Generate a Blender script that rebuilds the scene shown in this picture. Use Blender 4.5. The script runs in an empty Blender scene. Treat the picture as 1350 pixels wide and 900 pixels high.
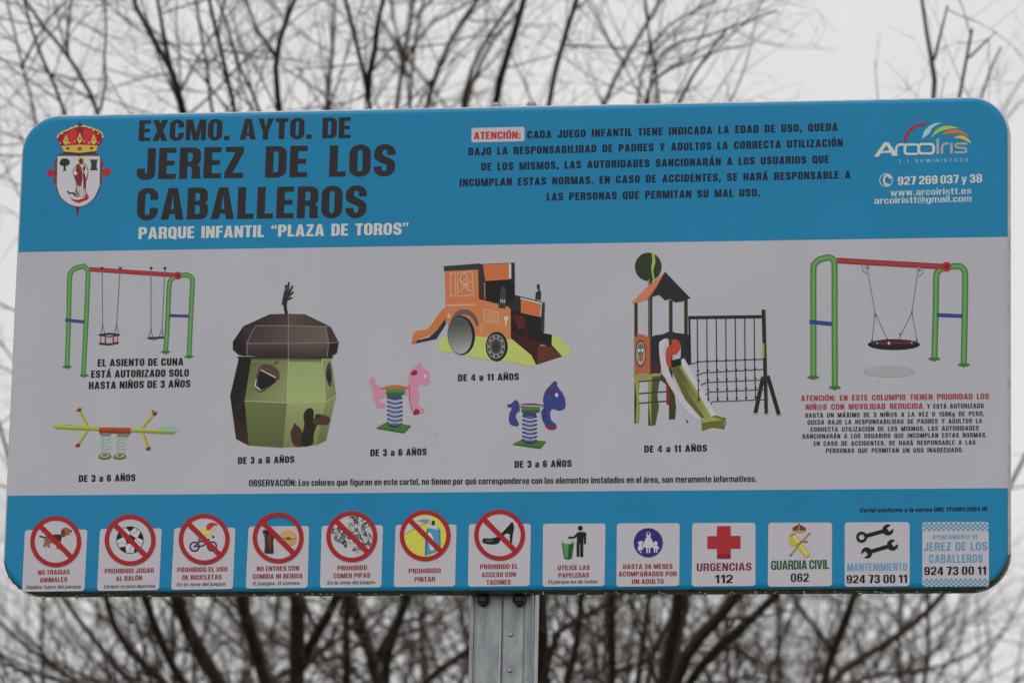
import bpy, math, random
from mathutils import Vector, Matrix
from mathutils.geometry import delaunay_2d_cdt

random.seed(11)
SC = bpy.context.scene
COL = SC.collection
R = math.radians
ZC = 3.70                       # height of the board's centre above the ground (m)

# ------------------------------------------------------------------ camera
CAM_LOC = Vector((1.4761, -9.2264, ZC - 2.0859))
RX, RZ, RY = 1.7913795, 0.1567308, 0.0221809
LENS = 170.0
# roll is a turn about the camera's own view axis
CM = Matrix.Rotation(RZ, 3, 'Z') @ Matrix.Rotation(RX, 3, 'X') @ Matrix(((math.cos(RY), -math.sin(RY), 0), (math.sin(RY), math.cos(RY), 0), (0, 0, 1)))
cam_d = bpy.data.cameras.new('camera'); cam = bpy.data.objects.new('camera', cam_d); COL.objects.link(cam)
cam.matrix_world = Matrix.Translation(CAM_LOC) @ CM.to_4x4()
cam_d.lens = LENS; cam_d.sensor_width = 36; cam_d.sensor_fit = 'HORIZONTAL'
cam_d.clip_start = .1; cam_d.clip_end = 3000
cam_d.dof.use_dof = True; cam_d.dof.focus_distance = 9.40; cam_d.dof.aperture_fstop = 7.6; cam_d.dof.aperture_blades = 7
SC.camera = cam

# ------------------------------------------------------------------ overcast sky, weak broad sun, exposure
SUN_EL, SUN_AZ = R(52), R(200)
W = bpy.data.worlds.new('World'); SC.world = W; W.use_nodes = True
nt = W.node_tree; nt.nodes.clear(); N = nt.nodes.new; L = nt.links.new
sky = N('ShaderNodeTexSky'); sky.sky_type = 'NISHITA'; sky.sun_disc = False
sky.sun_elevation = SUN_EL; sky.sun_rotation = SUN_AZ; sky.dust_density = 4
hs = N('ShaderNodeHueSaturation'); hs.inputs['Saturation'].default_value = .12
L(sky.outputs[0], hs.inputs['Color'])
tc = N('ShaderNodeTexCoord'); mp = N('ShaderNodeMapping'); mp.inputs['Scale'].default_value = (3, 3, 7)
no = N('ShaderNodeTexNoise'); no.inputs['Scale'].default_value = 1.1; no.inputs['Detail'].default_value = 4; no.inputs['Roughness'].default_value = .5
L(tc.outputs['Generated'], mp.inputs['Vector']); L(mp.outputs[0], no.inputs['Vector'])
cr = N('ShaderNodeValToRGB')
cr.color_ramp.elements[0].position = .3; cr.color_ramp.elements[0].color = (.82, .812, .812, 1)
cr.color_ramp.elements[1].position = .7; cr.color_ramp.elements[1].color = (.95, .94, .935, 1)
L(no.outputs['Fac'], cr.inputs[0])
sc_ = N('ShaderNodeVectorMath'); sc_.operation = 'SCALE'; sc_.inputs['Scale'].default_value = 8.7
L(cr.outputs[0], sc_.inputs[0])
mx = N('ShaderNodeMix'); mx.data_type = 'RGBA'; mx.inputs[0].default_value = .92
L(hs.outputs[0], mx.inputs[6]); L(sc_.outputs[0], mx.inputs[7])
bg = N('ShaderNodeBackground'); bg.inputs['Strength'].default_value = .1
L(mx.outputs[2], bg.inputs['Color'])
wo = N('ShaderNodeOutputWorld'); L(bg.outputs[0], wo.inputs[0])
sl = bpy.data.lights.new('sun', 'SUN'); sl.energy = .46; sl.angle = R(25); sl.color = (1, .97, .93)
so = bpy.data.objects.new('sun', sl); COL.objects.link(so)
so.rotation_euler = (R(90) - SUN_EL, 0, R(180) - SUN_AZ)
SC.view_settings.view_transform = 'Standard'; SC.view_settings.look = 'None'
SC.view_settings.exposure = 0; SC.view_settings.gamma = 1

# ------------------------------------------------------------------ helpers
def s2l(c):
    c /= 255.0
    return c/12.92 if c <= .04045 else ((c+.055)/1.055)**2.4
def ink(r, g, b):
    """reflectance of a printed colour that reads (r,g,b) next to the sign's white (161,159,165)"""
    m = .3*r+.55*g+.15*b; k = .20 if max(r, g, b)-min(r, g, b) > 30 else 0.     # strong colours greyed: a veil of haze put into the ink colour
    return tuple(min(.86, max(.010, (s2l(v*(1-k)+m*k)-.008)/.385*.72)) for v in (r, g, b))
def link(name, me, parent=None, mat=None):
    o = bpy.data.objects.new(name, me); COL.objects.link(o)
    if parent: o.parent = parent
    if mat is not None and not me.materials: me.materials.append(mat)
    return o
def mesh(name, vs, fs):
    me = bpy.data.meshes.new(name); me.from_pydata(vs, [], fs); me.update(); return me
def tag(o, label=None, cat=None, group=None, kind=None):
    if label: o['label'] = label
    if cat: o['category'] = cat
    if group: o['group'] = group
    if kind: o['kind'] = kind
    return o
def mat(name, base=(.5, .5, .5), rough=.5, metal=0., spec=.5):
    m = bpy.data.materials.new(name); m.use_nodes = True
    b = m.node_tree.nodes['Principled BSDF']
    b.inputs['Base Color'].default_value = (*base, 1); b.inputs['Roughness'].default_value = rough
    b.inputs['Metallic'].default_value = metal; b.inputs['Specular IOR Level'].default_value = spec
    return m, m.node_tree, b
def noise_var(t, b, base, lo, hi, scale, detail=6, coord='Object', stretch=None):
    n = t.nodes.new('ShaderNodeTexNoise'); n.inputs['Scale'].default_value = scale; n.inputs['Detail'].default_value = detail
    c = t.nodes.new('ShaderNodeTexCoord')
    if stretch:
        mpn = t.nodes.new('ShaderNodeMapping'); mpn.inputs['Scale'].default_value = stretch
        t.links.new(c.outputs[coord], mpn.inputs[0]); t.links.new(mpn.outputs[0], n.inputs['Vector'])
    else:
        t.links.new(c.outputs[coord], n.inputs['Vector'])
    r = t.nodes.new('ShaderNodeValToRGB')
    r.color_ramp.elements[0].position = .3; r.color_ramp.elements[1].position = .72
    r.color_ramp.elements[0].color = (*[v*lo for v in base], 1); r.color_ramp.elements[1].color = (*[min(1, v*hi) for v in base], 1)
    t.links.new(n.outputs['Fac'], r.inputs[0]); t.links.new(r.outputs[0], b.inputs['Base Color'])
    return n, r

WHITE = ink(162, 161, 169)
BLUE = (.010, .300, .600)

# printed ink: colour carried by the print itself
M_INK, t, b = mat('printed_ink', rough=.34, spec=.28)
a = t.nodes.new('ShaderNodeAttribute'); a.attribute_name = 'ink'
n = t.nodes.new('ShaderNodeTexNoise'); n.inputs['Scale'].default_value = 260; n.inputs['Detail'].default_value = 3
c = t.nodes.new('ShaderNodeTexCoord'); t.links.new(c.outputs['Object'], n.inputs['Vector'])
m_ = t.nodes.new('ShaderNodeMix'); m_.data_type = 'RGBA'; m_.blend_type = 'MULTIPLY'; m_.inputs[0].default_value = 1
r_ = t.nodes.new('ShaderNodeMapRange'); r_.inputs[1].default_value = .3; r_.inputs[2].default_value = .7; r_.inputs[3].default_value = .97; r_.inputs[4].default_value = 1.02
t.links.new(n.outputs['Fac'], r_.inputs[0]); t.links.new(a.outputs['Color'], m_.inputs[6]); t.links.new(r_.outputs[0], m_.inputs[7])
t.links.new(m_.outputs[2], b.inputs['Base Color'])

# board face: white sheet with two printed blue bands (flat print on the face and its lip)
M_FACE, t, b = mat('printed_board_face', rough=.3, spec=.28)
c = t.nodes.new('ShaderNodeTexCoord'); sp = t.nodes.new('ShaderNodeSeparateXYZ'); t.links.new(c.outputs['Object'], sp.inputs[0])
g1 = t.nodes.new('ShaderNodeMath'); g1.operation = 'GREATER_THAN'; g1.inputs[1].default_value = .2060
g2 = t.nodes.new('ShaderNodeMath'); g2.operation = 'LESS_THAN'; g2.inputs[1].default_value = -.2940
for g in (g1, g2): t.links.new(sp.outputs['Z'], g.inputs[0])
ad = t.nodes.new('ShaderNodeMath'); ad.operation = 'MAXIMUM'; t.links.new(g1.outputs[0], ad.inputs[0]); t.links.new(g2.outputs[0], ad.inputs[1])
mxx = t.nodes.new('ShaderNodeMix'); mxx.data_type = 'RGBA'; mxx.inputs[6].default_value = (*WHITE, 1); mxx.inputs[7].default_value = (*BLUE, 1)
t.links.new(ad.outputs[0], mxx.inputs[0])
# faint grime, streaks running down and fine print grain
n1 = t.nodes.new('ShaderNodeTexNoise'); n1.inputs['Scale'].default_value = 220; n1.inputs['Detail'].default_value = 2
n2 = t.nodes.new('ShaderNodeTexNoise'); n2.inputs['Scale'].default_value = 2.2; n2.inputs['Detail'].default_value = 7
mp2 = t.nodes.new('ShaderNodeMapping'); mp2.inputs['Scale'].default_value = (2.2, 1, 1.2)
t.links.new(c.outputs['Object'], n1.inputs['Vector']); t.links.new(c.outputs['Object'], mp2.inputs[0]); t.links.new(mp2.outputs[0], n2.inputs['Vector'])
q1 = t.nodes.new('ShaderNodeMapRange'); q1.inputs[1].default_value = .3; q1.inputs[2].default_value = .7; q1.inputs[3].default_value = .985; q1.inputs[4].default_value = 1.015
q2 = t.nodes.new('ShaderNodeMapRange'); q2.inputs[1].default_value = .3; q2.inputs[2].default_value = .7; q2.inputs[3].default_value = .955; q2.inputs[4].default_value = 1.02
t.links.new(n1.outputs['Fac'], q1.inputs[0]); t.links.new(n2.outputs['Fac'], q2.inputs[0])
mm = t.nodes.new('ShaderNodeMath'); mm.operation = 'MULTIPLY'; t.links.new(q1.outputs[0], mm.inputs[0]); t.links.new(q2.outputs[0], mm.inputs[1])
m2 = t.nodes.new('ShaderNodeMix'); m2.data_type = 'RGBA'; m2.blend_type = 'MULTIPLY'; m2.inputs[0].default_value = 1
t.links.new(mxx.outputs[2], m2.inputs[6]); t.links.new(mm.outputs[0], m2.inputs[7]); t.links.new(m2.outputs[2], b.inputs['Base Color'])

n3 = t.nodes.new('ShaderNodeTexNoise'); n3.inputs['Scale'].default_value = 1.6; n3.inputs['Detail'].default_value = 2
bw = t.nodes.new('ShaderNodeBump'); bw.inputs['Strength'].default_value = .35; bw.inputs['Distance'].default_value = .02
t.links.new(c.outputs['Object'], n3.inputs['Vector']); t.links.new(n3.outputs['Fac'], bw.inputs['Height']); t.links.new(bw.outputs[0], b.inputs['Normal'])
n4 = t.nodes.new('ShaderNodeTexNoise'); n4.inputs['Scale'].default_value = 3; n4.inputs['Detail'].default_value = 9; n4.inputs['Roughness'].default_value = .7
q4 = t.nodes.new('ShaderNodeMapRange'); q4.inputs[1].default_value = .35; q4.inputs[2].default_value = .7; q4.inputs[3].default_value = .2; q4.inputs[4].default_value = .42
t.links.new(c.outputs['Object'], n4.inputs['Vector']); t.links.new(n4.outputs['Fac'], q4.inputs[0]); t.links.new(q4.outputs[0], b.inputs['Roughness'])
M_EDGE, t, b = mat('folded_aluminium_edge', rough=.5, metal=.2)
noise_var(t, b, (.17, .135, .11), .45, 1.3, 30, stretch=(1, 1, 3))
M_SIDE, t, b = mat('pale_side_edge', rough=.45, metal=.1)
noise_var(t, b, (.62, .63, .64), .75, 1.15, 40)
M_GALV, t, b = mat('weathered_galvanised_steel', rough=.45, metal=.55)
nn, rr_ = noise_var(t, b, (.45, .485, .51), .62, 1.25, 14, stretch=(3, 3, .8))
bp = t.nodes.new('ShaderNodeBump'); bp.inputs['Strength'].default_value = .12
t.links.new(nn.outputs['Fac'], bp.inputs['Height']); t.links.new(bp.outputs[0], b.inputs['Normal'])
vo = t.nodes.new('ShaderNodeTexVoronoi'); vo.inputs['Scale'].default_value = 90; cc = t.nodes.new('ShaderNodeTexCoord'); t.links.new(cc.outputs['Object'], vo.inputs['Vector'])
mv = t.nodes.new('ShaderNodeMix'); mv.data_type = 'RGBA'; mv.blend_type = 'MULTIPLY'; mv.inputs[0].default_value = .12
t.links.new(rr_.outputs[0], mv.inputs[6]); t.links.new(vo.outputs['Color'], mv.inputs[7]); t.links.new(mv.outputs[2], b.inputs['Base Color'])
M_GALVD, t, b = mat('dull_steel_side', rough=.5, metal=.5); noise_var(t, b, (.22, .235, .245), .6, 1.2, 25, stretch=(1, 1, .4))
M_BOLT, t, b = mat('dark_clamp_bolt', rough=.4, metal=.6); noise_var(t, b, (.04, .04, .045), .6, 1.6, 60)
M_ZINC, t, b = mat('zinc_bolt', rough=.35, metal=.8); noise_var(t, b, (.36, .37, .39), .6, 1.3, 80)
M_DROP, t, b = mat('rain_water', (1, 1, 1), rough=.02); b.inputs['Transmission Weight'].default_value = 1; b.inputs['IOR'].default_value = 1.33
M_BARK, t, b = mat('wet_bark', rough=.75)
nn, _ = noise_var(t, b, (.050, .031, .022), .5, 1.6, 9, stretch=(4, 4, .7))
bp = t.nodes.new('ShaderNodeBump'); bp.inputs['Strength'].default_value = .6; bp.inputs['Distance'].default_value = .02
t.links.new(nn.outputs['Fac'], bp.inputs['Height']); t.links.new(bp.outputs[0], b.inputs['Normal'])
M_TWIG, t, b = mat('twig_bark', rough=.7); noise_var(t, b, (.060, .036, .025), .6, 1.5, 6)
M_GRASS, t, b = mat('winter_grass', rough=.9); noise_var(t, b, (.06, .075, .035), .5, 1.5, 3)

# ------------------------------------------------------------------ geometry of the board plane
def B(px, py):
    """point of the board's front plane (x, z about its centre) printed at a spot of the photograph"""
    d = CM @ Vector(((px-675)/6375., -(py-450)/6375., -1))
    k = -CAM_LOC.y/d.y
    return (CAM_LOC.x + k*d.x, CAM_LOC.z - ZC + k*d.z)
def at(px, py, depth):
    """world point at a distance from the camera (for the trees' limbs)"""
    return CAM_LOC + CM @ Vector(((px-675)/6375.*depth, -(py-450)/6375.*depth, -depth))

def inside(p, poly):
    x, y = p; r = False; j = len(poly)-1
    for i in range(len(poly)):
        xi, yi = poly[i]; xj, yj = poly[j]
        if (yi > y) != (yj > y) and x < (xj-xi)*(y-yi)/(yj-yi)+xi: r = not r
        j = i
    return r
def paint(ops, eps=1e-5):
    """painter's order flat print: ops = [(colour or None, polygon)]; the last polygon over a spot wins.
    Returns one flat, non-overlapping triangulation: verts2d, tris, colours."""
    vs, faces = [], []
    for _, poly in ops:
        i0 = len(vs); vs += [Vector(p) for p in poly]; faces.append(list(range(i0, len(vs))))
    V, _, F, _, _, OF = delaunay_2d_cdt(vs, [], faces, 1, eps)
    T, C = [], []
    boxes = [(min(p[0] for p in q), min(p[1] for p in q), max(p[0] for p in q), max(p[1] for p in q)) for _, q in ops]
    for f in F:
        cx = sum(V[i].x for i in f)/len(f); cy = sum(V[i].y for i in f)/len(f)
        for k in range(len(ops)-1, -1, -1):
            bx = boxes[k]
            if bx[0] <= cx <= bx[2] and bx[1] <= cy <= bx[3] and inside((cx, cy), ops[k][1]):
                if ops[k][0] is not None:
                    T.append(tuple(f)); C.append(ops[k][0])
                break
    return [(v.x, v.y) for v in V], T, C
def flat_mesh(name, V, T, C, y):
    vs = [(p[0], y, p[1]) for p in V]; fs = []
    for f in T:
        a_, b_, c_ = (V[f[0]], V[f[1]], V[f[2]])
        cross = (b_[0]-a_[0])*(c_[1]-a_[1])-(b_[1]-a_[1])*(c_[0]-a_[0])
        fs.append(f if cross > 0 else tuple(reversed(f)))       # faces the viewer (-y)
    me = mesh(name, vs, fs)
    ca = me.color_attributes.new('ink', 'FLOAT_COLOR', 'CORNER')
    data = []
    for f, c_ in zip(fs, C): data += [c_[0], c_[1], c_[2], 1.0]*len(f)
    ca.data.foreach_set('color', data)
    me.materials.append(M_INK)
    return me
Y1, Y2, Y3, Y4 = -.0004, -.0008, -.0012, -.0016
def picture(name, parent, ops, y=Y1, label=None):
    """ops in photograph coordinates -> flat print on the board"""
    o2 = [(c_, [B(*p) for p in poly]) for c_, poly in ops]
    V, T, C = paint(o2, 1e-6)
    o = link(name, flat_mesh(name, V, T, C, y), parent)
    if label: o['label'] = label
    return o

# ------------------------------------------------------------------ 2D shape helpers
def rect(x0, y0, x1, y1): return [(x0, y0), (x1, y0), (x1, y1), (x0, y1)]
def rr(x0, y0, x1, y1, r, k=(1, 1, 1, 1), n=6, ry=None):
    ry = ry or r; ry = min(ry, (y1-y0)/2); r = min(r, (x1-x0)/2); P = []
    for (cx, cy, a0, on, ox, oy) in ((x0+r, y0+ry, 180, k[0], x0, y0), (x1-r, y0+ry, 270, k[1], x1, y0), (x1-r, y1-ry, 0, k[2], x1, y1), (x0+r, y1-ry, 90, k[3], x0, y1)):
        if on:
            for i in range(n+1):
                t_ = R(a0+90*i/n); P.append((cx+r*math.cos(t_), cy+ry*math.sin(t_)))
        else: P.append((ox, oy))
    out = []
    for p in P:
        if not out or abs(p[0]-out[-1][0])+abs(p[1]-out[-1][1]) > 1e-6: out.append(p)
    if abs(out[0][0]-out[-1][0])+abs(out[0][1]-out[-1][1]) < 1e-6: out.pop()
    return out
def ell(cx, cy, rx, ry=None, n=24, a0=0, a1=360, rot=0):
    ry = ry or rx; P = []; m_n = n if a1-a0 >= 360 else n+1
    for i in range(m_n):
        t_ = R(a0+(a1-a0)*i/n); x, y = rx*math.cos(t_), ry*math.sin(t_)
        P.append((cx+x*math.cos(rot)-y*math.sin(rot), cy+x*math.sin(rot)+y*math.cos(rot)))
    return P
def smooth(pts, n=5, closed=False):
    P = list(pts); out = []; N_ = len(P)
    for i in range(N_ if closed else N_-1):
        if closed: p0, p1, p2, p3 = P[i-1], P[i], P[(i+1) % N_], P[(i+2) % N_]
        else: p0, p1, p2, p3 = P[max(i-1, 0)], P[i], P[i+1], P[min(i+2, N_-1)]
        for k in range(n):
            t_ = k/n
            out.append(tuple(.5*((2*p1[j])+(-p0[j]+p2[j])*t_+(2*p0[j]-5*p1[j]+4*p2[j]-p3[j])*t_*t_+(-p0[j]+3*p1[j]-3*p2[j]+p3[j])*t_**3) for j in range(len(p1))))
    if not closed: out.append(tuple(P[-1]))
    return out
def stroke(pts, w, caps=False):
    """a bent band as one op per segment plus round joints"""
    out = []
    for (x0, y0), (x1, y1) in zip(pts, pts[1:]):
        d = math.hypot(x1-x0, y1-y0) or 1e-9; nx, ny = -(y1-y0)/d*w/2, (x1-x0)/d*w/2
        out.append([(x0+nx, y0+ny), (x1+nx, y1+ny), (x1-nx, y1-ny), (x0-nx, y0-ny)])
    for p in (pts if caps else pts[1:-1]): out.append(ell(p[0], p[1], w/2*.98, n=8))
    return out
class Art:
    """collects painter's ops written in the coordinates of an enlarged view (origin ox,oy; scale s)"""
    def __init__(s, ox=0, oy=0, k=1.): s.o = []; s.ox, s.oy, s.k = ox, oy, k
    def f(s, c_, poly): s.o.append((None if c_ is None else ink(*c_), [(s.ox+x/s.k, s.oy+y/s.k) for x, y in poly])); return s
    def blob(s, c_, pts, n=4): return s.f(c_, smooth(pts, n, True))
    def line(s, c_, pts, w, caps=False, sm=0):
        if sm: pts = smooth(pts, sm)
        for q in stroke(pts, w, caps): s.f(c_, q)
        return s
    def g(s, poly, c0, c1, p0, p1, n=7):
        """a printed colour ramp: the polygon cut into bands from p0 to p1"""
        dx, dy = p1[0]-p0[0], p1[1]-p0[1]; L2 = dx*dx+dy*dy
        s.f(c0, poly)
        for i in range(1, n):
            q = i/n; out = []; val = [((x-p0[0])*dx+(y-p0[1])*dy)/L2-q for x, y in poly]
            for k in range(len(poly)):
                a_, b_ = poly[k-1], poly[k]; va, vb = val[k-1], val[k]
                if (va > 0) != (vb > 0): t_ = va/(va-vb); out.append((a_[0]+(b_[0]-a_[0])*t_, a_[1]+(b_[1]-a_[1])*t_))
                if vb > 0: out.append(b_)
            if len(out) > 2: s.f(tuple(c0[j]+(c1[j]-c0[j])*i/(n-1) for j in range(3)), out)
        return s
    def e(s, c_, cx, cy, rx, ry=None, n=20, rot=0): return s.f(c_, ell(cx, cy, rx, ry, n, rot=rot))

# ------------------------------------------------------------------ heavy condensed lettering, drawn from scratch
_GC = {}
def glyph(ch, wt):
    key = (ch, wt)
    if key in _GC: return _GC[key]
    s = .195*wt; b_ = .155*wt; w = .54; o = []
    A = lambda p: o.append((1, p)); D = lambda p: o.append((None, p))
    def ring(x0, y0, x1, y1, st=s, ba=b_, k=(1, 1, 1, 1)):
        r0 = (x1-x0)*.5; ri = max(.02, r0-st*.9)
        A(rr(x0, y0, x1, y1, r0, k, ry=r0*1.0)); D(rr(x0+st, y0+ba, x1-st, y1-ba, ri, k, n=4, ry=ri*1.1))
    base = {'Á': 'A', 'Ó': 'O', 'Ñ': 'N', 'É': 'E', 'Í': 'I', 'Ú': 'U', 'á': 'a', 'é': 'e', 'ó': 'o', 'ñ': 'n', 'í': 'i', 'ú': 'u'}
    if ch in base:
        w, V, T = glyph(base[ch], wt); o = []
        top = 1.06 if ch.isupper() else .80
        if ch in 'Ññ': A([(w*.12, top), (w*.12, top+.12), (w*.42, top+.15), (w*.6, top+.1), (w*.88, top+.15), (w*.88, top+.04), (w*.6, top), (w*.4, top+.04)])
        else: A([(w*.35, top), (w*.52, top+.2), (w*.86, top+.2), (w*.56, top)])
        V2, T2, _ = paint(o); n0 = len(V)
        res = (w, V+V2, T+[tuple(i+n0 for i in f) for f in T2]); _GC[key] = res; return res
    if ch == 'A':
        w = .60; A([(0, 0), (w/2-.12, 1), (w/2+.12, 1), (w, 0)])
        D([(s, 0), (s+.03, .2-.02), (w-s-.03, .18), (w-s, 0)]); D([(s+.055, .32), (w/2, .80), (w-s-.055, .32)])
    elif ch == 'B':
        A(rr(0, 0, w, .56, .2, (0, 1, 1, 0))); A(rr(0, .45, w*.97, 1, .2, (0, 1, 1, 0)))
        D(rr(s, b_, w-s, .45, .08, (0, 1, 1, 0), 3)); D(rr(s, .58, w-s-.01, 1-b_, .08, (0, 1, 1, 0), 3))
    elif ch == 'C': ring(0, -.015, w, 1.015); D(rect(w-s-.03, .38, w+.1, .63))
    elif ch == 'D': A(rr(0, 0, w, 1, .24, (0, 1, 1, 0))); D(rr(s, b_, w-s, 1-b_, .09, (0, 1, 1, 0), 4))
    elif ch in 'EF':
        w = .44; A(rect(0, 0, s, 1)); A(rect(0, 1-b_, w, 1)); A(rect(0, .43, w-.03, .43+b_*.95))
        if ch == 'E': A(rect(0, 0, w+.01, b_)); w += .01
    elif ch == 'G': ring(0, -.015, w, 1.015); D(rect(w-s-.03, .52, w+.1, .66)); A(rect(w*.52, .40, w, .53)); A(rect(w-.11, 0, w, .45))
    elif ch == 'H': A(rect(0, 0, s, 1)); A(rect(w-s, 0, w, 1)); A(rect(s*.5, .43, w-s*.5, .43+b_))
    elif ch == 'I': w = s; A(rect(0, 0, s, 1))
    elif ch == 'J':
        w = .47; A(rr(0, -.015, w, .6, .2, (1, 1, 0, 0))); D(rr(s, b_, w-s, .7, .05, (1, 1, 0, 0), 3)); D(rect(-.1, .34, w-s, .8)); A(rect(w-s, .3, w, 1))
    elif ch == 'K':
        w = .57; A([(s*.9, .28), (s*.9, .56), (w-.21, 1), (w+.01, 1)]); A([(.20, .5), (.36, .70), (w+.03, 0), (w-.2, 0)]); A(rect(0, 0, s, 1))
    elif ch == 'L': w = .42; A(rect(0, 0, s, 1)); A(rect(0, 0, w, b_))
    elif ch == 'M':
        w = .76; q = s*.86; A([(0, 1), (.25, 1), (w/2, .38), (w-.25, 1), (w, 1), (w/2+.10, 0), (w/2-.10, 0)]); A(rect(0, 0, q, 1)); A(rect(w-q, 0, w, 1))
        D([(q, 0), (q, .62), (w/2-.11, 0)]); D([(w-q, 0), (w-q, .62), (w/2+.11, 0)])
    elif ch == 'N': w = .56; A(rect(0, 0, s*.92, 1)); A(rect(w-s*.92, 0, w, 1)); A([(0, 1), (.2, 1), (w, 0), (w-.2, 0)])
    elif ch in 'O0':
        if ch == '0': w = .5
        ring(0, -.015, w, 1.015)
    elif ch == 'P': A(rect(0, 0, s, 1)); A(rr(0, .38, w, 1, .22, (0, 1, 1, 0))); D(rr(s, .38+b_*.9, w-s, 1-b_, .08, (0, 1, 1, 0), 3))
    elif ch == 'Q': ring(0, -.015, w, 1.015); A([(w*.46, .17), (w*.66, .30), (w+.05, -.02), (w-.10, -.12)])
    elif ch == 'R':
        A(rect(0, 0, s, 1)); A(rr(0, .40, w, 1, .2, (0, 1, 1, 0))); D(rr(s, .40+b_*.9, w-s, 1-b_, .08, (0, 1, 1, 0), 3))
        A([(w-s-.01, 0), (w+.03, 0), (w-.005, .12), (w-.01, .36), (w-.10, .48), (s, .54), (s, .40), (w-s-.06, .40), (w-s-.01, .33)])
    elif ch in 'Ss':
        ring(0, .42, w, 1.015); D(rect(w-s-.04, .40, w+.1, .67)); ops1 = list(o); o.clear()
        ring(0, -.015, w, .575); D(rect(-.1, .31, s+.04, .6))
        # keep both bowls: paint the lower one without erasing outside its own box
        lower = list(o); o.clear()
        o += ops1; o.append((None, rect(-.1, -.1, s, .50))); o += lower
        A([(0, .72), (0, .62), (.04, .52), (.13, .455), (w-s-.04, .37), (w-s, .32), (w, .30), (w, .40), (w-.05, .5), (w-.14, .56), (s+.04, .655), (s, .70)])
        D(rr(s, .67, w-s, 1-b_, .06, (0, 0, 1, 1), 3)) if False else None
        if ch == 's':
            o[:] = [(c_, [(x*.84, y*.74) for x, y in p]) for c_, p in o]; w *= .84
    elif ch == 'T': w = .48; A(rect(w/2-s/2, 0, w/2+s/2, 1)); A(rect(0, 1-b_, w, 1))
    elif ch == 'U': A(rr(0, -.015, w, 1, .24, (1, 1, 0, 0))); D(rr(s, b_, w-s, 1.1, .08, (1, 1, 0, 0), 4))
    elif ch == 'V': w = .58; A([(0, 1), (.21, 1), (w/2, .22), (w-.21, 1), (w, 1), (w/2+.12, 0), (w/2-.12, 0)])
    elif ch == 'W':
        w = .86; A([(0, 1), (.18, 1), (.25, .3), (.34, 1), (.52, 1), (.61, .3), (.68, 1), (w, 1), (.70, 0), (.52, 0), (.43, .66), (.34, 0), (.16, 0)])
    elif ch == 'X': w = .57; A([(0, 0), (.22, 0), (w, 1), (w-.22, 1)]); A([(w, 0), (w-.22, 0), (0, 1), (.22, 1)])
    elif ch == 'Y': w = .58; A([(0, 1), (.21, 1), (w/2, .56), (w-.21, 1), (w, 1), (w/2+s/2, .38), (w/2-s/2, .38)]); A(rect(w/2-s/2, 0, w/2+s/2, .45))
    elif ch == 'Z': w = .48; A([(0, 0), (0, b_), (w-.21, 1-b_), (.02, 1-b_), (.02, 1), (w, 1), (w, 1-b_), (.21, b_), (w, b_), (w, 0)])
    elif ch == '1': w = .34; A(rect(w-s, 0, w, 1)); A([(w-s, .70), (0, .70), (0, .82), (.1, .85), (.17, 1), (w-s, 1)])
    elif ch == '2':
        w = .5; ring(0, .42, w, 1.015); D(rect(-.1, .3, w-s-.02, .69)); D(rect(-.1, .3, w+.1, .60))
        A([(0, 0), (w, 0), (w, b_), (.22, b_), (w-.04, .48), (w, .62), (w-s, .62), (w-s-.02, .56), (.02, .25), (0, .16)])
    elif ch == '3':
        w = .5; A(rr(0, .45, w*.97, 1.015, .22)); D(rr(s, .57, w-s-.01, 1-b_, .07, n=3)); A(rr(0, -.015, w, .56, .22)); D(rr(s, b_, w-s, .44, .07, n=3))
        D(rect(-.1, .31, s+.01, .69)); A(rect(.15, .44, w*.7, .57))
    elif ch == '4': w = .52; A([(0, .18), (0, .36), (.24, 1), (.46, 1), (.46, .32), (w, .32), (w, .18), (.46, .18), (.46, 0), (.27, 0), (.27, .18)]); D([(.14, .32), (.275, .32), (.275, .70)])
    elif ch == '5':
        w = .5; A(rr(0, -.015, w, .66, .22)); D(rr(s, b_, w-s, .53, .07, n=3)); D(rect(-.1, .28, s+.01, .46)); A(rect(.03, 1-b_, w-.03, 1)); A([(.02, .44), (.03, 1), (.2, 1), (.19, .44)])
    elif ch in '69':
        w = .5; ring(0, -.015, w, 1.015); D(rect(w-s-.03, .57, w+.1, .71)); lo_ = list(o); o.clear(); o += lo_
        A(rr(s*.5, .40, w, .63, .17, (0, 0, 1, 0))); D(rr(s, b_, w-s, .49, .06, n=3))
        if ch == '9': o[:] = [(c_, [(w-x, 1-y) for x, y in p]) for c_, p in o]
    elif ch == '7': w = .46; A([(0, 1-b_), (0, 1), (w, 1), (w, .84), (.31, 0), (.10, 0), (w-.2, 1-b_)])
    elif ch == '8':
        w = .52; A(rr(.015, .45, w-.015, 1.015, .22)); A(rr(0, -.015, w, .57, .23)); D(rr(s, b_*.9, w-s, .43, .07, n=3)); D(rr(s, .58, w-s, 1-b_*.9, .06, n=3))
    elif ch == '.': w = s; A(rect(0, 0, s, s*.95))
    elif ch == ',': w = s; A([(0, 0), (0, s), (s, s), (s, .02), (s*.5, -.16), (0, -.16), (s*.4, 0)])
    elif ch == ':': w = s; A(rect(0, 0, s, s)); A(rect(0, .48, s, .48+s))
    elif ch in '“”':
        w = .36
        for x in (0, .2): A([(x, .68), (x, .86), (x+.08, 1), (x+.14, 1), (x+.1, .84), (x+.14, .84), (x+.14, .68)] if ch == '“' else [(x+.14, 1), (x+.14, .82), (x+.06, .68), (x, .68), (x+.04, .84), (x, .84), (x, 1)])
    elif ch == '@':
        w = .72; ring(0, -.1, w, .95, .09, .09); ring(.2, .2, .52, .70, .09, .1); A(rect(.45, .2, .54, .7)); D(rect(.62, .05, w+.1, .16))
    else:                                                               # lower case
        x_ = .74; w = .46; s2 = s*.94; b2 = b_*.86
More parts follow.
